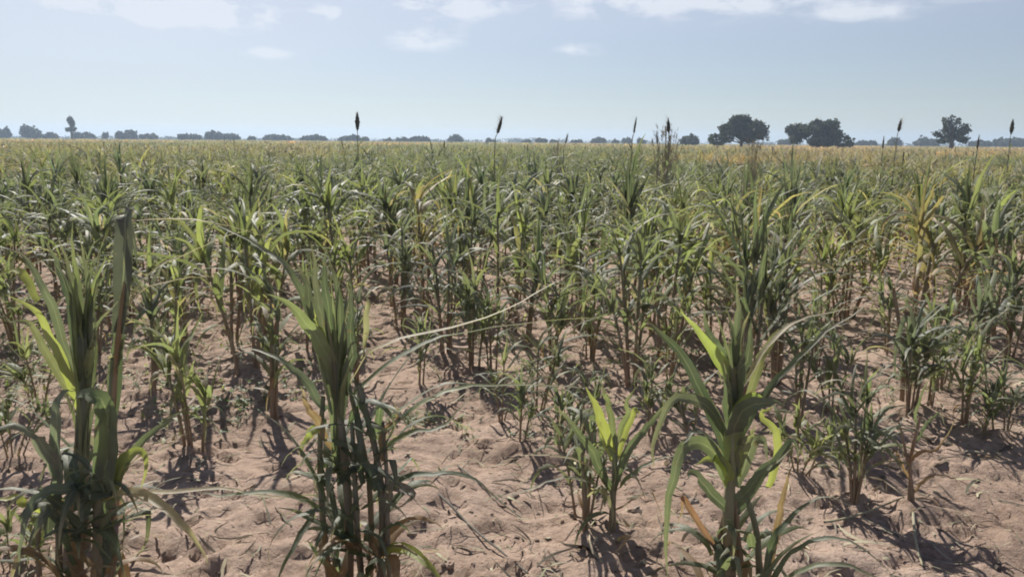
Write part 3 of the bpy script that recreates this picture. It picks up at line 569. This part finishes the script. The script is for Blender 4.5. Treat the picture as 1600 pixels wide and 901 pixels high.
# ------------------------------------------------------------------ millet with seed heads, among the maize
G_MIL = 'millet stalks carrying seed heads above the crop'
MILLET = [
 (558, 175, 13.0, .0, .30, 'tall millet stalk whose thick dark spindle head stands alone above the horizon', 'thick'),
 (785, 182, 12.0, .28, .26, 'millet stalk with a ragged seed head tilted to the right over the horizon', 'rag'),
 (995, 182, 10.5, .14, .22, 'millet stalk with a slender pointed seed head right of centre', 'thin'),
 (1044, 184, 11.0, -.06, .20, 'millet stalk with short feathery head left of the big round trees', 'rag'),
 (1026, 205, 11.4, -.10, .18, 'shorter millet stalk beside the feathery headed one', 'thin'),
 (888, 208, 12.5, .25, .16, 'millet stalk with forked thin seed head just reaching the horizon', 'thin'),
 (1408, 186, 13.0, .15, .20, 'millet stalk with ragged head between the dense tree and the open branched tree', 'rag'),
 (1381, 212, 12.6, -.02, .20, 'millet stalk with plain spike left of the ragged headed one', 'thin'),
 (1583, 186, 16.0, .0, .30, 'millet stalk with straight dark spike at the right edge', 'thick'),
 (1530, 210, 11.0, .05, .2, 'millet stalk with pale thin head near the right edge', 'thin'),
]
for i, (px, py, Y, tilt, hl, lab, kind) in enumerate(MILLET):
    tp = at(px, py, Y); r = np.random.default_rng(500 + i); bx0 = tp.x - math.sin(tilt) * hl * 1.6; z0 = gz(bx0, Y)
    st, lv, _ = plant(r, h=min(1.45, tp.z - z0), till=3, green='g', wide=.045, n=6, lod=0, nl=8)
    H = tp.z - z0; d = nrm(np.array((math.sin(tilt), r.uniform(-.1, .1), math.cos(tilt)))); topv = np.array((tp.x - bx0, 0, H)); b0 = topv - d * hl
    s = np.linspace(0, 1, 10)[:, None]; P = crom([np.array((0, 0, -.03)), np.array((0, 0, H * .5)), b0 - d * .12, b0], 12)
    tube(st, P, np.linspace(.010, .005, 12), DRY * .7, GREEN * 1.2, 5)
    for q in range(4):
        f = .55 + .1 * q; m_ = MB(); P2, S2 = arc(np.array((b0[0] * f, b0[1] * f, b0[2] * f)), r.uniform(0, 6.28), r.uniform(.9, 1.3), r.uniform(.2, .36), r.uniform(.6, 2.4), 8); strip(m_, P2, S2, prof(8, .03), jit(GREEN, r), tipamt=.8); lv.append(m_)
    hd = MB(); k = 22; s = np.linspace(0, 1, k); R0 = {'thick': .042, 'rag': .024, 'thin': .012}[kind]
    if kind == 'thick': rad = R0 * np.clip(np.sin(np.clip(s * .96 + .02, 0, 1) * math.pi) ** .8 * (1 - .25 * s), .04, 1)
    else: rad = R0 * np.clip(np.minimum(s * 6 + .2, (1 - s) * 2.2 + .05), 0, 1)
    rad = rad * (1 + .18 * r.uniform(-1, 1, k)); tube(hd, b0[None] + d[None] * (s * hl)[:, None] + r.uniform(-.002, .002, (k, 3)), rad, PURP * .5, PURP * .7, 9)
    for _ in range(160 if kind == 'rag' else 90):
        f = r.uniform(0, .95); p = b0 + d * f * hl; a = r.uniform(0, 6.28); dd = nrm(np.array((math.cos(a), math.sin(a), r.uniform(.3, 1.6))))
        ll = r.uniform(.03, .11) if kind == 'rag' else r.uniform(.02, .04) + R0 * .4
        strip(hd, np.stack([p, p + dd * ll]), np.array([[0.3, 1, .2]] * 2), np.array((.004, .0008)), PURP * .7, across=1)
    e = empty('millet_plant', (bx0, Y, z0)); tag(e, lab, 'millet plant', G_MIL)
    link('stalk', st.mesh('stalk', M_STALK), e); link('leaves', merged(lv).mesh('leaves', M_LEAF), e); link('seed_head', hd.mesh('seed_head', M_HEAD), e)
    near_pts.append((bx0, Y))

for i, (px, ty, Y, n_, sp, lab) in enumerate([(1042, 196, 14.0, 90, .26, 'tall feathery tuft of dry greyish pink grass standing behind the maize right of centre'), (1178, 212, 13.0, 50, .2, 'thin dry grass tuft in front of the largest round tree'), (872, 214, 15.0, 30, .2, 'sparse dry grass stems near the forked millet head')]):
    tp = at(px, ty, Y); z0 = gz(tp.x, Y); H = tp.z - z0; r = np.random.default_rng(1200 + i); m = MB(); near_pts.append((tp.x, Y))
    for _ in range(n_):
        a = r.uniform(0, 6.28); h_ = H * r.uniform(.55, 1.0); l_ = r.uniform(0, sp); c = jit((.34, .27, .23) if r.random() < .6 else STRAW * .7, r)
        P = crom([np.array((math.cos(a) * .05, math.sin(a) * .05, -.02)), np.array((math.cos(a) * l_ * .4, math.sin(a) * l_ * .4, h_ * .55)), np.array((math.cos(a) * l_, math.sin(a) * l_, h_))], 8)
        tube(m, P, np.linspace(.003, .0015, 8), c, None, 3)
        for q in range(7):
            f = r.uniform(.78, 1); p = P[-1] * f + P[4] * (1 - f); d = nrm(np.array((r.normal() * .5, r.normal() * .5, 1.))); strip(m, np.stack([p, p + d * r.uniform(.03, .09)]), np.array([[1, .3, 0]] * 2), np.array((.005, .001)), c * 1.1, across=1)
    o = link('grass_tuft', m.mesh('grass_tuft', M_HEAD)); o.location = (tp.x, Y, z0); tag(o, lab, 'grass tuft', 'dry grass tufts above the crop')
# ------------------------------------------------------------------ the field: 250 individual maize plants, then the mass
protos = []
for i in range(18):
    r = np.random.default_rng(900 + i)
    kw = [dict(till=5), dict(till=4, green='b'), dict(till=4, erect=.45), dict(till=5, green='l', dry=.6), dict(till=6, wide=.030), dict(till=4, erect=.8, whorl=6)][i % 6]; kw.setdefault('wide', .037); kw.setdefault('dry', .35)
    st, lv, hd = plant(r, h=1.2, n=8, spread=.13, lean=.20, lowbare=.34)
    protos.append((st.mesh('stalk', M_STALK), merged(lv).mesh('leaves', M_LEAF)))
cand = []
gr = np.random.default_rng(21)
for iy in range(0, 26):
    for ix in range(-34, 35):
        x = ix * .66 + gr.uniform(-.24, .24) + (iy % 2) * .3; y = 5.3 + iy * .62 + gr.uniform(-.2, .2)
        if gr.random() < (.05 if x > -1 else 0): continue
        zc = y * math.cos(PITCH) + CAM_H * math.sin(PITCH); px = 800 + x / zc * F
        if px < -110 or px > 1710: continue
        lane = abs(px - (1330 + (y - 5.7) * 22)) < 62 - y * 3 and y < 9.2      # the bare sandy lane at right
        if lane: continue
        if y < 6.6 and 560 < px < 610: continue
        if min([(x - a) ** 2 + (y - b) ** 2 for a, b in near_pts]) < .36 ** 2: continue
        cand.append((y, x, px))
cand.sort(); 
NIND = 300 - len(near_pts); mass_start = cand[NIND:] ; cand = cand[:NIND]
Y_END = cand[-1][0]
TINTS = {'bluish': (.92, .96, 1.12, 1), 'green': (1, 1, 1, 1), 'pale': (1.35, 1.32, 1.0, 1), 'dry': (1.5, 1.1, 1.0, 1)}
def zone_of(y, px):
    band = ('second rows from the front' if y < 8 else 'middle rows' if y < 11.5 else 'far middle rows' if y < 15.5 else 'thick far stand')
    side = ('left' if px < 530 else 'centre' if px < 1070 else 'right'); return band, side
LAND = [(20, 'the arching yellow green leaf'), (195, 'the broad upright dusky leaf'), (302, 'the short plant with one yellow leaf'), (425, 'the slim dark plant'), (520, 'the tall dense clump'), (628, 'the bluish bare stalked clump'),
        (720, 'the head of the sandy lane'), (835, 'the leggy small plants'), (958, 'the small yellow leaved plant'), (1050, 'the long hanging leaf'), (1160, 'the tallest dark plant'), (1218, 'the thick bluish clump'),
        (1334, 'the short clump on its mound'), (1418, 'the drooping bluish leaves'), (1505, 'the light green fan'), (1590, 'the plant cut by the right edge')]
RANK = {}; ORD = 'first second third fourth fifth sixth seventh eighth ninth tenth eleventh twelfth thirteenth fourteenth fifteenth'.split()
for k, (y, x, px) in enumerate(cand):
    me_s, me_l = protos[int(gr.integers(len(protos)))]
    nz = float(vn(np.array([x]), np.array([y]), 3.0)[0]); u = gr.random()
    tint = 'dry' if u < .05 + (.10 if 6.5 < y < 8.5 and 600 < px < 1000 else 0) else 'pale' if u < .2 + (.3 if nz > .12 else 0) + (.35 if 1000 < px < 1450 and 6.5 < y < 11 else 0) else 'bluish' if u < .5 else 'green'
    band, side = zone_of(y, px)
    z = gz(x, y); e = empty('maize_plant', (x, y, z), gr.uniform(0, 6.28))
    sc_ = gr.uniform(.92, 1.30) * (1.0 if y > 6.2 else .92); e.scale = (sc_, sc_, sc_ * gr.uniform(.90, 1.12))
    bri = gr.uniform(.8, 1.2)
    for nm, me in (('stalk', me_s), ('leaves', me_l)):
        o = link(nm, me, e); o.color = tuple(c * (1 if j == 3 else 1.0) * (bri if j < 3 else 1) for j, c in enumerate(TINTS[tint])) if nm == 'leaves' else (1, 1, 1, 1)
    tw = {'dry': 'withered orange brown', 'pale': 'pale yellow green', 'bluish': 'dusky blue green', 'green': 'mid green'}[tint]
    lm = min(LAND, key=lambda q: abs(q[0] - px)) if y < 8.6 else None
    if lm:
        RANK[lm[1]] = RANK.get(lm[1], 0) + 1; k_ = RANK[lm[1]]
    g_ = f'{tw} maize plants, {band}, {side}'
    tag(e, f'{tw} maize plant, {ORD[k_ - 1]} in line behind {lm[1]}' if lm else f'{tw} maize plant in the {band}, {side}', 'maize plant', 'maize plants of the second rows' if lm else g_)
    if y < 7.2: MOUNDS.append((x, y, .13, .03))

def scatter_mass(name, label, cat, pts, protos_, hs, tints):
    """one mesh for all the plants nobody could count"""
    VV = []; QQ = []; CC = []; n = 0
    idx = gr.integers(len(protos_), size=len(pts))
    for pi in range(len(protos_)):
        sel = np.where(idx == pi)[0]
        if not len(sel): continue
        V, Q, C = protos_[pi]; a = gr.uniform(0, 6.28, len(sel)); ca = np.cos(a)[:, None]; sa = np.sin(a)[:, None]; h = hs[sel][:, None]
        W = np.stack([(V[None, :, 0] * ca - V[None, :, 1] * sa) * h + pts[sel, 0][:, None], (V[None, :, 0] * sa + V[None, :, 1] * ca) * h + pts[sel, 1][:, None], V[None, :, 2] * h + pts[sel, 2][:, None]], -1)
        CCi = np.repeat(C[None], len(sel), 0).copy(); CCi[:, :, :3] *= tints[sel][:, None, :]
        QQ.append((Q[None] + (n + np.arange(len(sel)) * len(V))[:, None, None]).reshape(-1, 4)); VV.append(W.reshape(-1, 3)); CC.append(CCi.reshape(-1, 4)); n += len(V) * len(sel)
    return np.concatenate(VV), np.concatenate(QQ), np.concatenate(CC)
def wedge(y0, y1, dens, half=.80):
    ar = half * (y1 ** 2 - y0 ** 2); n = int(ar * dens); r_ = np.sqrt(gr.uniform(y0 ** 2, y1 ** 2, n)); a = gr.uniform(-half, half, n)
    return np.stack([r_ * np.sin(a), r_ * np.cos(a)], 1)
def tint_field(P):
    x, y = P[:, 0], P[:, 1]; d = np.hypot(x, y)
    t = np.ones((len(P), 3)) * gr.uniform(.85, 1.45, (len(P), 1))
    pale = np.clip(vn(x, y, 6) * 3, 0, 1)[:, None]; t *= 1 + pale * np.array((.5, .3, .1))
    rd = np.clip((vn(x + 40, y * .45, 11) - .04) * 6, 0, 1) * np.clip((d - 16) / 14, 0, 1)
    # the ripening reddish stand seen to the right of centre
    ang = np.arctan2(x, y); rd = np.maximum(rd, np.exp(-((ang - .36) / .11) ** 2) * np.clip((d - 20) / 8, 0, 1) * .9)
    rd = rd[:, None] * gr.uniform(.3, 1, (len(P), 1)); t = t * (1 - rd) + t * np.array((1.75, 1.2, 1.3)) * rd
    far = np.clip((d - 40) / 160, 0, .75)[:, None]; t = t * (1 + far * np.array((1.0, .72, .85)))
    return t
def lodproto(lod, seed, **k):
    r = np.random.default_rng(seed); st, lv, hd = plant(r, h=1.2, lod=lod, across=1, **k); return merged([st] + lv + ([hd] if hd and hd.n else [])).arrays()
l1 = [lodproto(1, 60 + i, till=6, nl=9, wide=.040, whorl=4, lean=.28, spread=.12, green='gbgl'[i % 4], head=False) for i in range(9)]
l2 = [lodproto(2, 80 + i, till=3, lean=.3, spread=.15, wide=.075, green='gbgl'[i % 4]) for i in range(8)]
l3 = [lodproto(2, 90 + i, till=2, lean=.9, spread=.5, wide=.30, nl=5, green='gbgl'[i % 4]) for i in range(8)]
parts = []; 
def mass(P, pr_, h0, h1):
    z = ground_z(P[:, 0], P[:, 1]); pts = np.concatenate([P, z[:, None]], 1); hs = gr.uniform(h0, h1, len(P)) * (1 + .12 * vn(P[:, 0], P[:, 1], 9))
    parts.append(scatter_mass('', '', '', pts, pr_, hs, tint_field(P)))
W1 = wedge(Y_END * .7, 42, 2.3); W1 = W1[W1[:, 1] > Y_END + .4]
# the flanks just outside the frame as well, so that the crop does not end at its edge
FL = np.stack([gr.uniform(-22, 22, 3000), gr.uniform(2.5, Y_END + .4, 3000)], 1); FL = FL[(np.abs(FL[:, 0]) > FL[:, 1] * .74 + 1.3)][:520]
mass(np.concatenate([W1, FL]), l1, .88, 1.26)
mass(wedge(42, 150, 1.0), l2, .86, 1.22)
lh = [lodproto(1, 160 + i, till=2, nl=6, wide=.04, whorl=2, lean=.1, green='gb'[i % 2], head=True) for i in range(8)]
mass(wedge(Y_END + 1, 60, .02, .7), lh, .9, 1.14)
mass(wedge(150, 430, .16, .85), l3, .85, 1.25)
off = 0; VV = []; QQ = []; CC = []
for V, Q, C in parts: VV.append(V); QQ.append(Q + off); CC.append(C); off += len(V)
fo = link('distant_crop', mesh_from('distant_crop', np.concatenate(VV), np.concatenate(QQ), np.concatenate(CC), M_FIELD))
tag(fo, 'endless mass of green and reddish crop reaching from the middle field to the horizon', 'crop', kind='stuff')

# ------------------------------------------------------------------ ground
def axis(lo, hi, step, far, g=1.10):
    a = list(np.arange(lo, hi + 1e-6, step)); s = step; x = hi
    while x < far: s *= g; x += s; a.append(x)
    s = step; x = lo
    while x > -far: s *= g; x -= s; a.insert(0, x)
    return np.array(a)
gx = axis(-4.6, 4.6, .022, 2300); gy = axis(2.0, 8.4, .022, 2300)
GX, GY = np.meshgrid(gx, gy); GZ = ground_full(GX, GY)
nx, ny = len(gx), len(gy); i = np.arange(ny - 1)[:, None] * nx + np.arange(nx - 1)[None]
Qg = np.stack([i, i + 1, i + nx + 1, i + nx], -1).reshape(-1, 4)
go = link('ground', mesh_from('ground', np.stack([GX, GY, GZ], -1).reshape(-1, 3), Qg, None, M_SOIL)); tag(go, 'bare sandy pinkish soil with footprints and clods', 'ground', kind='structure')

# litter, clods, weeds
lr = np.random.default_rng(31)
def ground_pts(n, y0=1.9, y1=9.0):
    y = y0 + (y1 - y0) * lr.random(n) ** 1.4; x = lr.uniform(-1, 1, n) * (y * .72 + .7); return x, y, ground_full(x, y)
mb = MB(); X, Y, Z = ground_pts(5200)
for x, y, z in zip(X, Y, Z):
    n = 5; a = lr.uniform(0, 6.28); Ln = lr.uniform(.03, .20); P, S = arc(np.array((x, y, z + .006)), a, lr.uniform(0, .5), Ln, lr.uniform(.2, 1.0), n, lr.uniform(-1.2, 1.2))
    P[:, 2] = np.maximum(P[:, 2], z + .004); S = twist(P, S, lr.uniform(-1.5, 1.5))
    strip(mb, P, S, prof(n, lr.uniform(.003, .016) * (1.6 if lr.random() < .12 else 1)), jit((DRY * .55, DRY * .3, STRAW, STRAW * .6)[int(lr.integers(4))], lr, .3), across=1)
lo = link('leaf_litter', mb.mesh('leaf_litter', M_HEAD)); tag(lo, 'scattered dry leaf scraps and straw lying on the sandy soil', 'litter', kind='stuff')
mb = MB(); X, Y, Z = ground_pts(5200)
cubeQ = np.array([(0, 1, 3, 2), (4, 6, 7, 5), (0, 4, 5, 1), (2, 3, 7, 6), (0, 2, 6, 4), (1, 5, 7, 3)])
uv_ = []; 
for t in range(5):
    for a in range(8):
        th = math.pi * t / 4; uv_.append((math.sin(th) * math.cos(a * math.pi / 4), math.sin(th) * math.sin(a * math.pi / 4), math.cos(th)))
uv_ = np.array(uv_); ii = np.arange(4)[:, None] * 8; jj = np.arange(8)[None]; uvQ = np.stack([ii + jj, ii + 8 + jj, ii + 8 + (jj + 1) % 8, ii + (jj + 1) % 8], -1).reshape(-1, 4)
cn = vn(X, Y, .8)
for x, y, z, q in zip(X, Y, Z, cn):
    if q < -.12: continue
    s_ = lr.uniform(.003, .010) if lr.random() < .90 else lr.uniform(.010, .024)
    V = uv_ * (1 + lr.uniform(-.45, .35, (len(uv_), 1))); V = V * np.array((s_ * lr.uniform(.8, 1.5), s_ * lr.uniform(.8, 1.4), s_ * .6)); V += (x, y, z + s_ * .05)
    mb.add(V, uvQ, np.concatenate([np.tile(jit((.31, .23, .18), lr, .25), (len(V), 1)), np.ones((len(V), 1))], 1))
V_, Q_, C_ = mb.arrays(); lo = link('soil_clods', mesh_from('soil_clods', V_, Q_, C_, M_BARK, False)); tag(lo, 'small crumbly clods of pinkish brown earth strewn over the ground', 'clods', kind='stuff')
mb = MB()
for (px, py, sp, nn) in [(640, 655, .10, 26), (350, 640, .28, 60), (420, 600, .35, 60), (30, 610, .35, 110), (60, 560, .5, 120), (770, 680, .3, 20), (1060, 560, .3, 60), (1480, 590, .3, 30), (290, 560, .35, 60), (120, 500, .8, 160), (1120, 560, .25, 40)]:
    g0 = on_ground(px, py)
    for _ in range(nn):
        x = g0.x + lr.normal() * sp; y = g0.y + lr.normal() * sp; z = float(ground_full(np.array([x]), np.array([y]))[0]); c = jit((.10, .15, .055) if lr.random() < .7 else (.2, .22, .08), lr, .3)
        hh = lr.uniform(.01, .12 if px < 200 else .05); tube(mb, np.array([(x, y, z - .01), (x, y, z + hh)]), .0012, c, None, 3)
        for q in range(4):
            P, S = arc(np.array((x, y, z + hh * lr.uniform(.5, 1))), q * 1.57 + lr.uniform(0, 1), lr.uniform(.2, .9), lr.uniform(.025, .07), .7, 4); strip(mb, P, S, prof(4, lr.uniform(.012, .024), .7), c, across=1)
lo = link('weeds', mb.mesh('weeds', M_LEAF)); tag(lo, 'low green weed seedlings spread between the maize plants', 'weeds', kind='stuff')

# fallen stalks one can tell apart
def fallen(label, pts, rad, c='s', leaf=False):
    W3 = [on_ground(a, b) for a, b in pts]; P = crom([np.array((p.x, p.y, 0)) for p in W3], 12)
    P[:, 2] = ground_full(P[:, 0], P[:, 1]) + rad + .004; P[:, 2] = np.convolve(np.pad(P[:, 2], 2, mode='edge'), np.ones(5) / 5, 'valid') + .004
    O = P[0].copy(); m = MB(); tube(m, P - O, np.linspace(rad, rad * .6, 12), PAL[c], PAL[c] * .8, 6)
    o = link('dry_stalk', m.mesh('dry_stalk', M_HEAD)); o.location = O; tag(o, label, 'dry stalk', 'dry stalks fallen on the sand')
fallen('pale dry stalk lying in the shade below the short maize clump on its mound', [(1288, 818), (1340, 808), (1410, 796)], .006)
fallen('short pale stick pointing out of the sand heap towards the viewer', [(1425, 815), (1432, 850), (1442, 885)], .007)
fallen('thin pale straw crossing the shaded lane on the right', [(1345, 812), (1370, 822), (1395, 836)], .004)
fallen('long dark stem lying slantwise on the open sand in the middle', [(664, 765), (740, 832), (825, 905)], .006, 'p')
fallen('thin dark twig on the sand right of the tall clump', [(715, 742), (760, 778), (815, 815)], .004, 'p')
fallen('short straw at the foot of the broad leaved plant', [(205, 893), (220, 880), (236, 868)], .005)
fallen('pale bent straw lying across the lane behind the spindly stalk', [(1340, 640), (1380, 600), (1425, 575)], .005)

# ------------------------------------------------------------------ trees on the horizon
def crown_mesh(r, blobs, n, leaf, c):
    mb = MB(); wts = np.array([b[3] * b[4] * b[5] for b in blobs]) ** .67; wts /= wts.sum(); N_ = n
    which = r.choice(len(blobs), N_, p=wts); B = np.array(blobs)[which]
    d = nrm(r.normal(size=(N_, 3))); rad = r.uniform(.45, 1.06, N_)[:, None] ** .6
    Cn = B[:, :3] + d * rad * B[:, 3:6] + r.normal(size=(N_, 3)) * leaf * .35
    Cn = Cn + d * B[:, 3:6] * (r.random((N_, 1)) < .16) * r.uniform(0, .38, (N_, 1))
    a = nrm(r.normal(size=(N_, 3))); b = nrm(np.cross(a, r.normal(size=(N_, 3)))); s = (leaf * r.uniform(.5, 1.3, N_))[:, None]
    V = np.stack([Cn - a * s, Cn + b * s * .7, Cn + a * s, Cn - b * s * .7], 1).reshape(-1, 3)
    lum = r.uniform(.7, 1.25, len(blobs))[which]; CC_ = np.repeat(np.concatenate([np.asarray(c)[None] * (lum * r.uniform(.75, 1.25, N_))[:, None], np.ones((N_, 1))], 1), 4, 0)
    return V, np.arange(N_ * 4).reshape(-1, 4), CC_
TREE_C = (.050, .066, .036)
def tree(name, label, cat, px, base_py, top_py, wpx, D, shape, seed, group=None, n=900):
    r = np.random.default_rng(seed); X = at(px, base_py, D).x; hgt = (base_py - top_py) / F * D * 1.0 + .0; wd = wpx / F * D
    base_z = 0.0; top_z = at(px, top_py, D).z; hgt = top_z
    e = empty(name, (X, D, base_z)); tag(e, label, cat, group)
    tk = MB(); blobs = []; W2 = wd / 2
    if shape == 'round':
        th = hgt * .22; tube(tk, np.array([(0, 0, -.3), (.1, 0, th), (0, .1, hgt * .5)]), (hgt * .045, hgt * .035, hgt * .02), DRY * .35, None, 8)
        for k in range(22):
            a = r.uniform(0, 6.28); q = r.uniform(0, .72) ** .8; zz = hgt * r.uniform(.22, .84 - .38 * q * q); b = (math.cos(a) * W2 * q, math.sin(a) * W2 * q, zz)
            blobs.append((*b, W2 * r.uniform(.17, .30), W2 * r.uniform(.2, .3), hgt * r.uniform(.10, .19)))
            if k < 8: tube(tk, np.array([(0, 0, th * .9), (b[0] * .4, b[1] * .4, th + (zz - th) * .55), b]), (hgt * .02, hgt * .012, hgt * .005), DRY * .35, None, 5)
    elif shape == 'open':
        th = hgt * .32; tube(tk, np.array([(0, 0, -.3), (0, 0, th), (0, 0, hgt * .72)]), (hgt * .07, hgt * .055, hgt * .025), DRY * .35, None, 8)
        for k, (ax, ez) in enumerate([(-.92, .38), (-.86, .56), (-.66, .80), (-.3, .93), (.02, .98), (.4, .94), (.62, .80), (.90, .68), (.95, .45), (.6, .36), (-.55, .42), (.1, .70), (-.2, .66), (.35, .60)]):
            yy = r.uniform(-.5, .5) * W2; b = (ax * W2 * .80, yy, ez * hgt * .90)
            for q in (.62, .8, .95, 1.05): blobs.append((b[0] * q + r.normal() * W2 * .05, yy * q, th + (b[2] - th) * q + r.normal() * hgt * .02, W2 * r.uniform(.10, .17), W2 * .2, hgt * r.uniform(.05, .08)))
            tube(tk, np.array([(0, 0, th * r.uniform(.8, 1.5)), (b[0] * .5, yy * .5, th + (b[2] - th) * .5), b]), (hgt * .03, hgt * .02, hgt * .009), DRY * .35, None, 5)
    elif shape == 'palm':
        tube(tk, np.array([(0, 0, -.3), (.1, 0, hgt * .5), (0, 0, hgt * .9)]), (W2 * .22, W2 * .18, W2 * .16), DRY * .35, None, 7)
        blobs = [(0, 0, hgt * .86, W2 * .5, W2 * .5, hgt * .12), (W2 * .2, 0, hgt * .72, W2 * .4, W2 * .5, hgt * .12), (-W2 * .25, 0, hgt * .47, W2 * .7, W2 * .6, hgt * .07), (W2 * .5, 0, hgt * .5, W2 * .4, W2 * .5, hgt * .06)]
    else:  # bush
        tube(tk, np.array([(0, 0, -.3), (0, 0, hgt * .4), (0, 0, hgt * .6)]), (hgt * .05, hgt * .04, hgt * .02), DRY * .35, None, 6)
        for k in range(7):
            q = r.uniform(-.68, .68); blobs.append((q * W2, r.uniform(-.6, .6) * W2, hgt * (.55 - .25 * q * q) * r.uniform(.6, 1.2), W2 * r.uniform(.28, .42), W2 * .4, hgt * r.uniform(.25, .34)))
    V, Q, C = crown_mesh(r, blobs, n, max(wd * {'bush': .07, 'round': .026, 'open': .03, 'palm': .10}[shape], .12), TREE_C)
    link('trunk', tk.mesh('trunk', M_BARK), e); link('crown', mesh_from('crown', V, Q, C, M_TREE, False), e)
tree('broad_tree', 'largest broad round crowned tree standing at the edge of the far field', 'tree', 1158, 224, 173, 98, 170, 'round', 1, n=7000)
tree('broad_tree', 'dark dense tree with an uneven humped crown right of the largest one', 'tree', 1282, 224, 179, 100, 175, 'round', 5, n=7000)
tree('open_tree', 'tree with open spoke like branches ending in separate leaf clumps', 'tree', 1487, 224, 180, 60, 170, 'open', 3, n=2600)
tree('palm_tree', 'narrow tree with a knobbed double top on the far left horizon', 'tree', 112, 213, 182, 17, 330, 'palm', 4, n=900)
BUSH = [(4, 213, 195, 26, 'leftmost far tree cut by the left edge of the view'), (44, 213, 191, 32, 'rounded far tree between the left edge and the knobbed tree'), (76, 213, 205, 22, 'low far bush just left of the knobbed tree'),
 (132, 214, 203, 26, 'low far bush at the foot of the knobbed tree'), (165, 214, 202, 10, 'tiny pointed far bush right of the knobbed tree'), (200, 214, 201, 30, 'round far tree right of the knobbed narrow one'), (232, 215, 207, 28, 'flat low far bush beside the round far tree'),
 (292, 216, 208, 34, 'flat far bush left of the far pair of rounded trees'), (335, 217, 199, 26, 'taller half of the pair of rounded trees on the left horizon'), (360, 217, 205, 26, 'lower half of the pair of rounded trees on the left horizon'), (392, 218, 210, 14, 'tiny far bush right of the rounded pair'),
 (430, 218, 210, 46, 'wide low far bush between the rounded pair and the flat topped tree'), (490, 219, 208, 38, 'flat topped far tree left of the thick millet head'), (548, 219, 210, 34, 'far tree directly behind the thick millet head'), (570, 219, 213, 20, 'small far bush right of the thick millet head'),
 (605, 220, 214, 16, 'small far bush first right of the thick head bush'), (628, 220, 213, 20, 'small rounded far bush left of the long low bush'), (658, 221, 214, 38, 'long low far bush left of the pale round tree'), (712, 222, 208, 27, 'pale round far tree on a short trunk near the middle'),
 (768, 222, 215, 20, 'small far bush behind the tilted millet head'), (822, 223, 217, 16, 'first tiny far bush right of the tilted millet head'), (843, 223, 214, 22, 'second tiny far bush right of the tilted millet head'), (862, 223, 216, 14, 'third tiny far bush right of the tilted millet head'),
 (902, 223, 215, 18, 'small far bush behind the forked millet head'), (935, 224, 212, 22, 'round far bush left of the slender millet head'), (962, 224, 215, 12, 'tiny far bush beside the round far bush'), (978, 224, 212, 18, 'far bush touching the slender millet head'),
 (1002, 224, 214, 18, 'far bush just right of the slender millet head'), (1080, 225, 208, 30, 'dark low far tree left of the largest broad tree'), (1228, 225, 216, 22, 'small far bush between the two biggest trees'), (1352, 226, 217, 32, 'flat far bush right of the humped dark tree'),
 (1398, 226, 213, 24, 'far bush behind the ragged millet head on the right'), (1443, 226, 212, 36, 'wide far tree left of the open spoke branched tree'), (1532, 227, 214, 26, 'round far tree right of the open spoke branched tree'), (1580, 227, 215, 44, 'low far tree at the right edge behind the straight spike')]
for k, (px, b, t, wd, lab) in enumerate(BUSH):
    tree('distant_tree', lab, 'tree', px, b, t + (b - t) * .12, wd * 1.05, (250 if 'dark low' in lab else 420), 'bush', 40 + k, 'small trees along the horizon', n=1500)
# the unbroken low woodland behind
tr = np.random.default_rng(77); nb = 420; xb = np.sort(tr.uniform(-900, 900, nb)); hb = 2.0 + 3.0 * np.clip(vn(xb, xb * 0, 40) + .5, 0, 1) ** 2 + tr.uniform(-.5, .8, nb)
bl_ = [(x, 760 + tr.uniform(-30, 30), h * .45, tr.uniform(4, 9), 6, h * .62) for x, h in zip(xb, hb)]
V, Q, C = crown_mesh(tr, bl_, 26000, .8, TREE_C); wo = link('distant_woodland', mesh_from('distant_woodland', V, Q, C, M_TREE, False)); tag(wo, 'thin hazy line of woodland along the horizon', 'woodland', kind='stuff')

# ------------------------------------------------------------------ haze
hm, T = new_mat('haze'); ho = T.nodes.new('ShaderNodeOutputMaterial'); pv = T.nodes.new('ShaderNodeVolumePrincipled')
pv.inputs['Color'].default_value = (.62, .78, 1.0, 1); pv.inputs['Density'].default_value = .0006; pv.inputs['Anisotropy'].default_value = .3
T.links.new(pv.outputs[0], ho.inputs['Volume'])
Lh = 2700; Vh = np.array([(x, y, z) for x in (-Lh, Lh) for y in (-Lh, Lh) for z in (-2, 30)], float)
hz = link('haze', mesh_from('haze', Vh, cubeQ, None, hm, False)); tag(hz, 'pale dusty haze lying over the whole field', 'haze', kind='stuff')
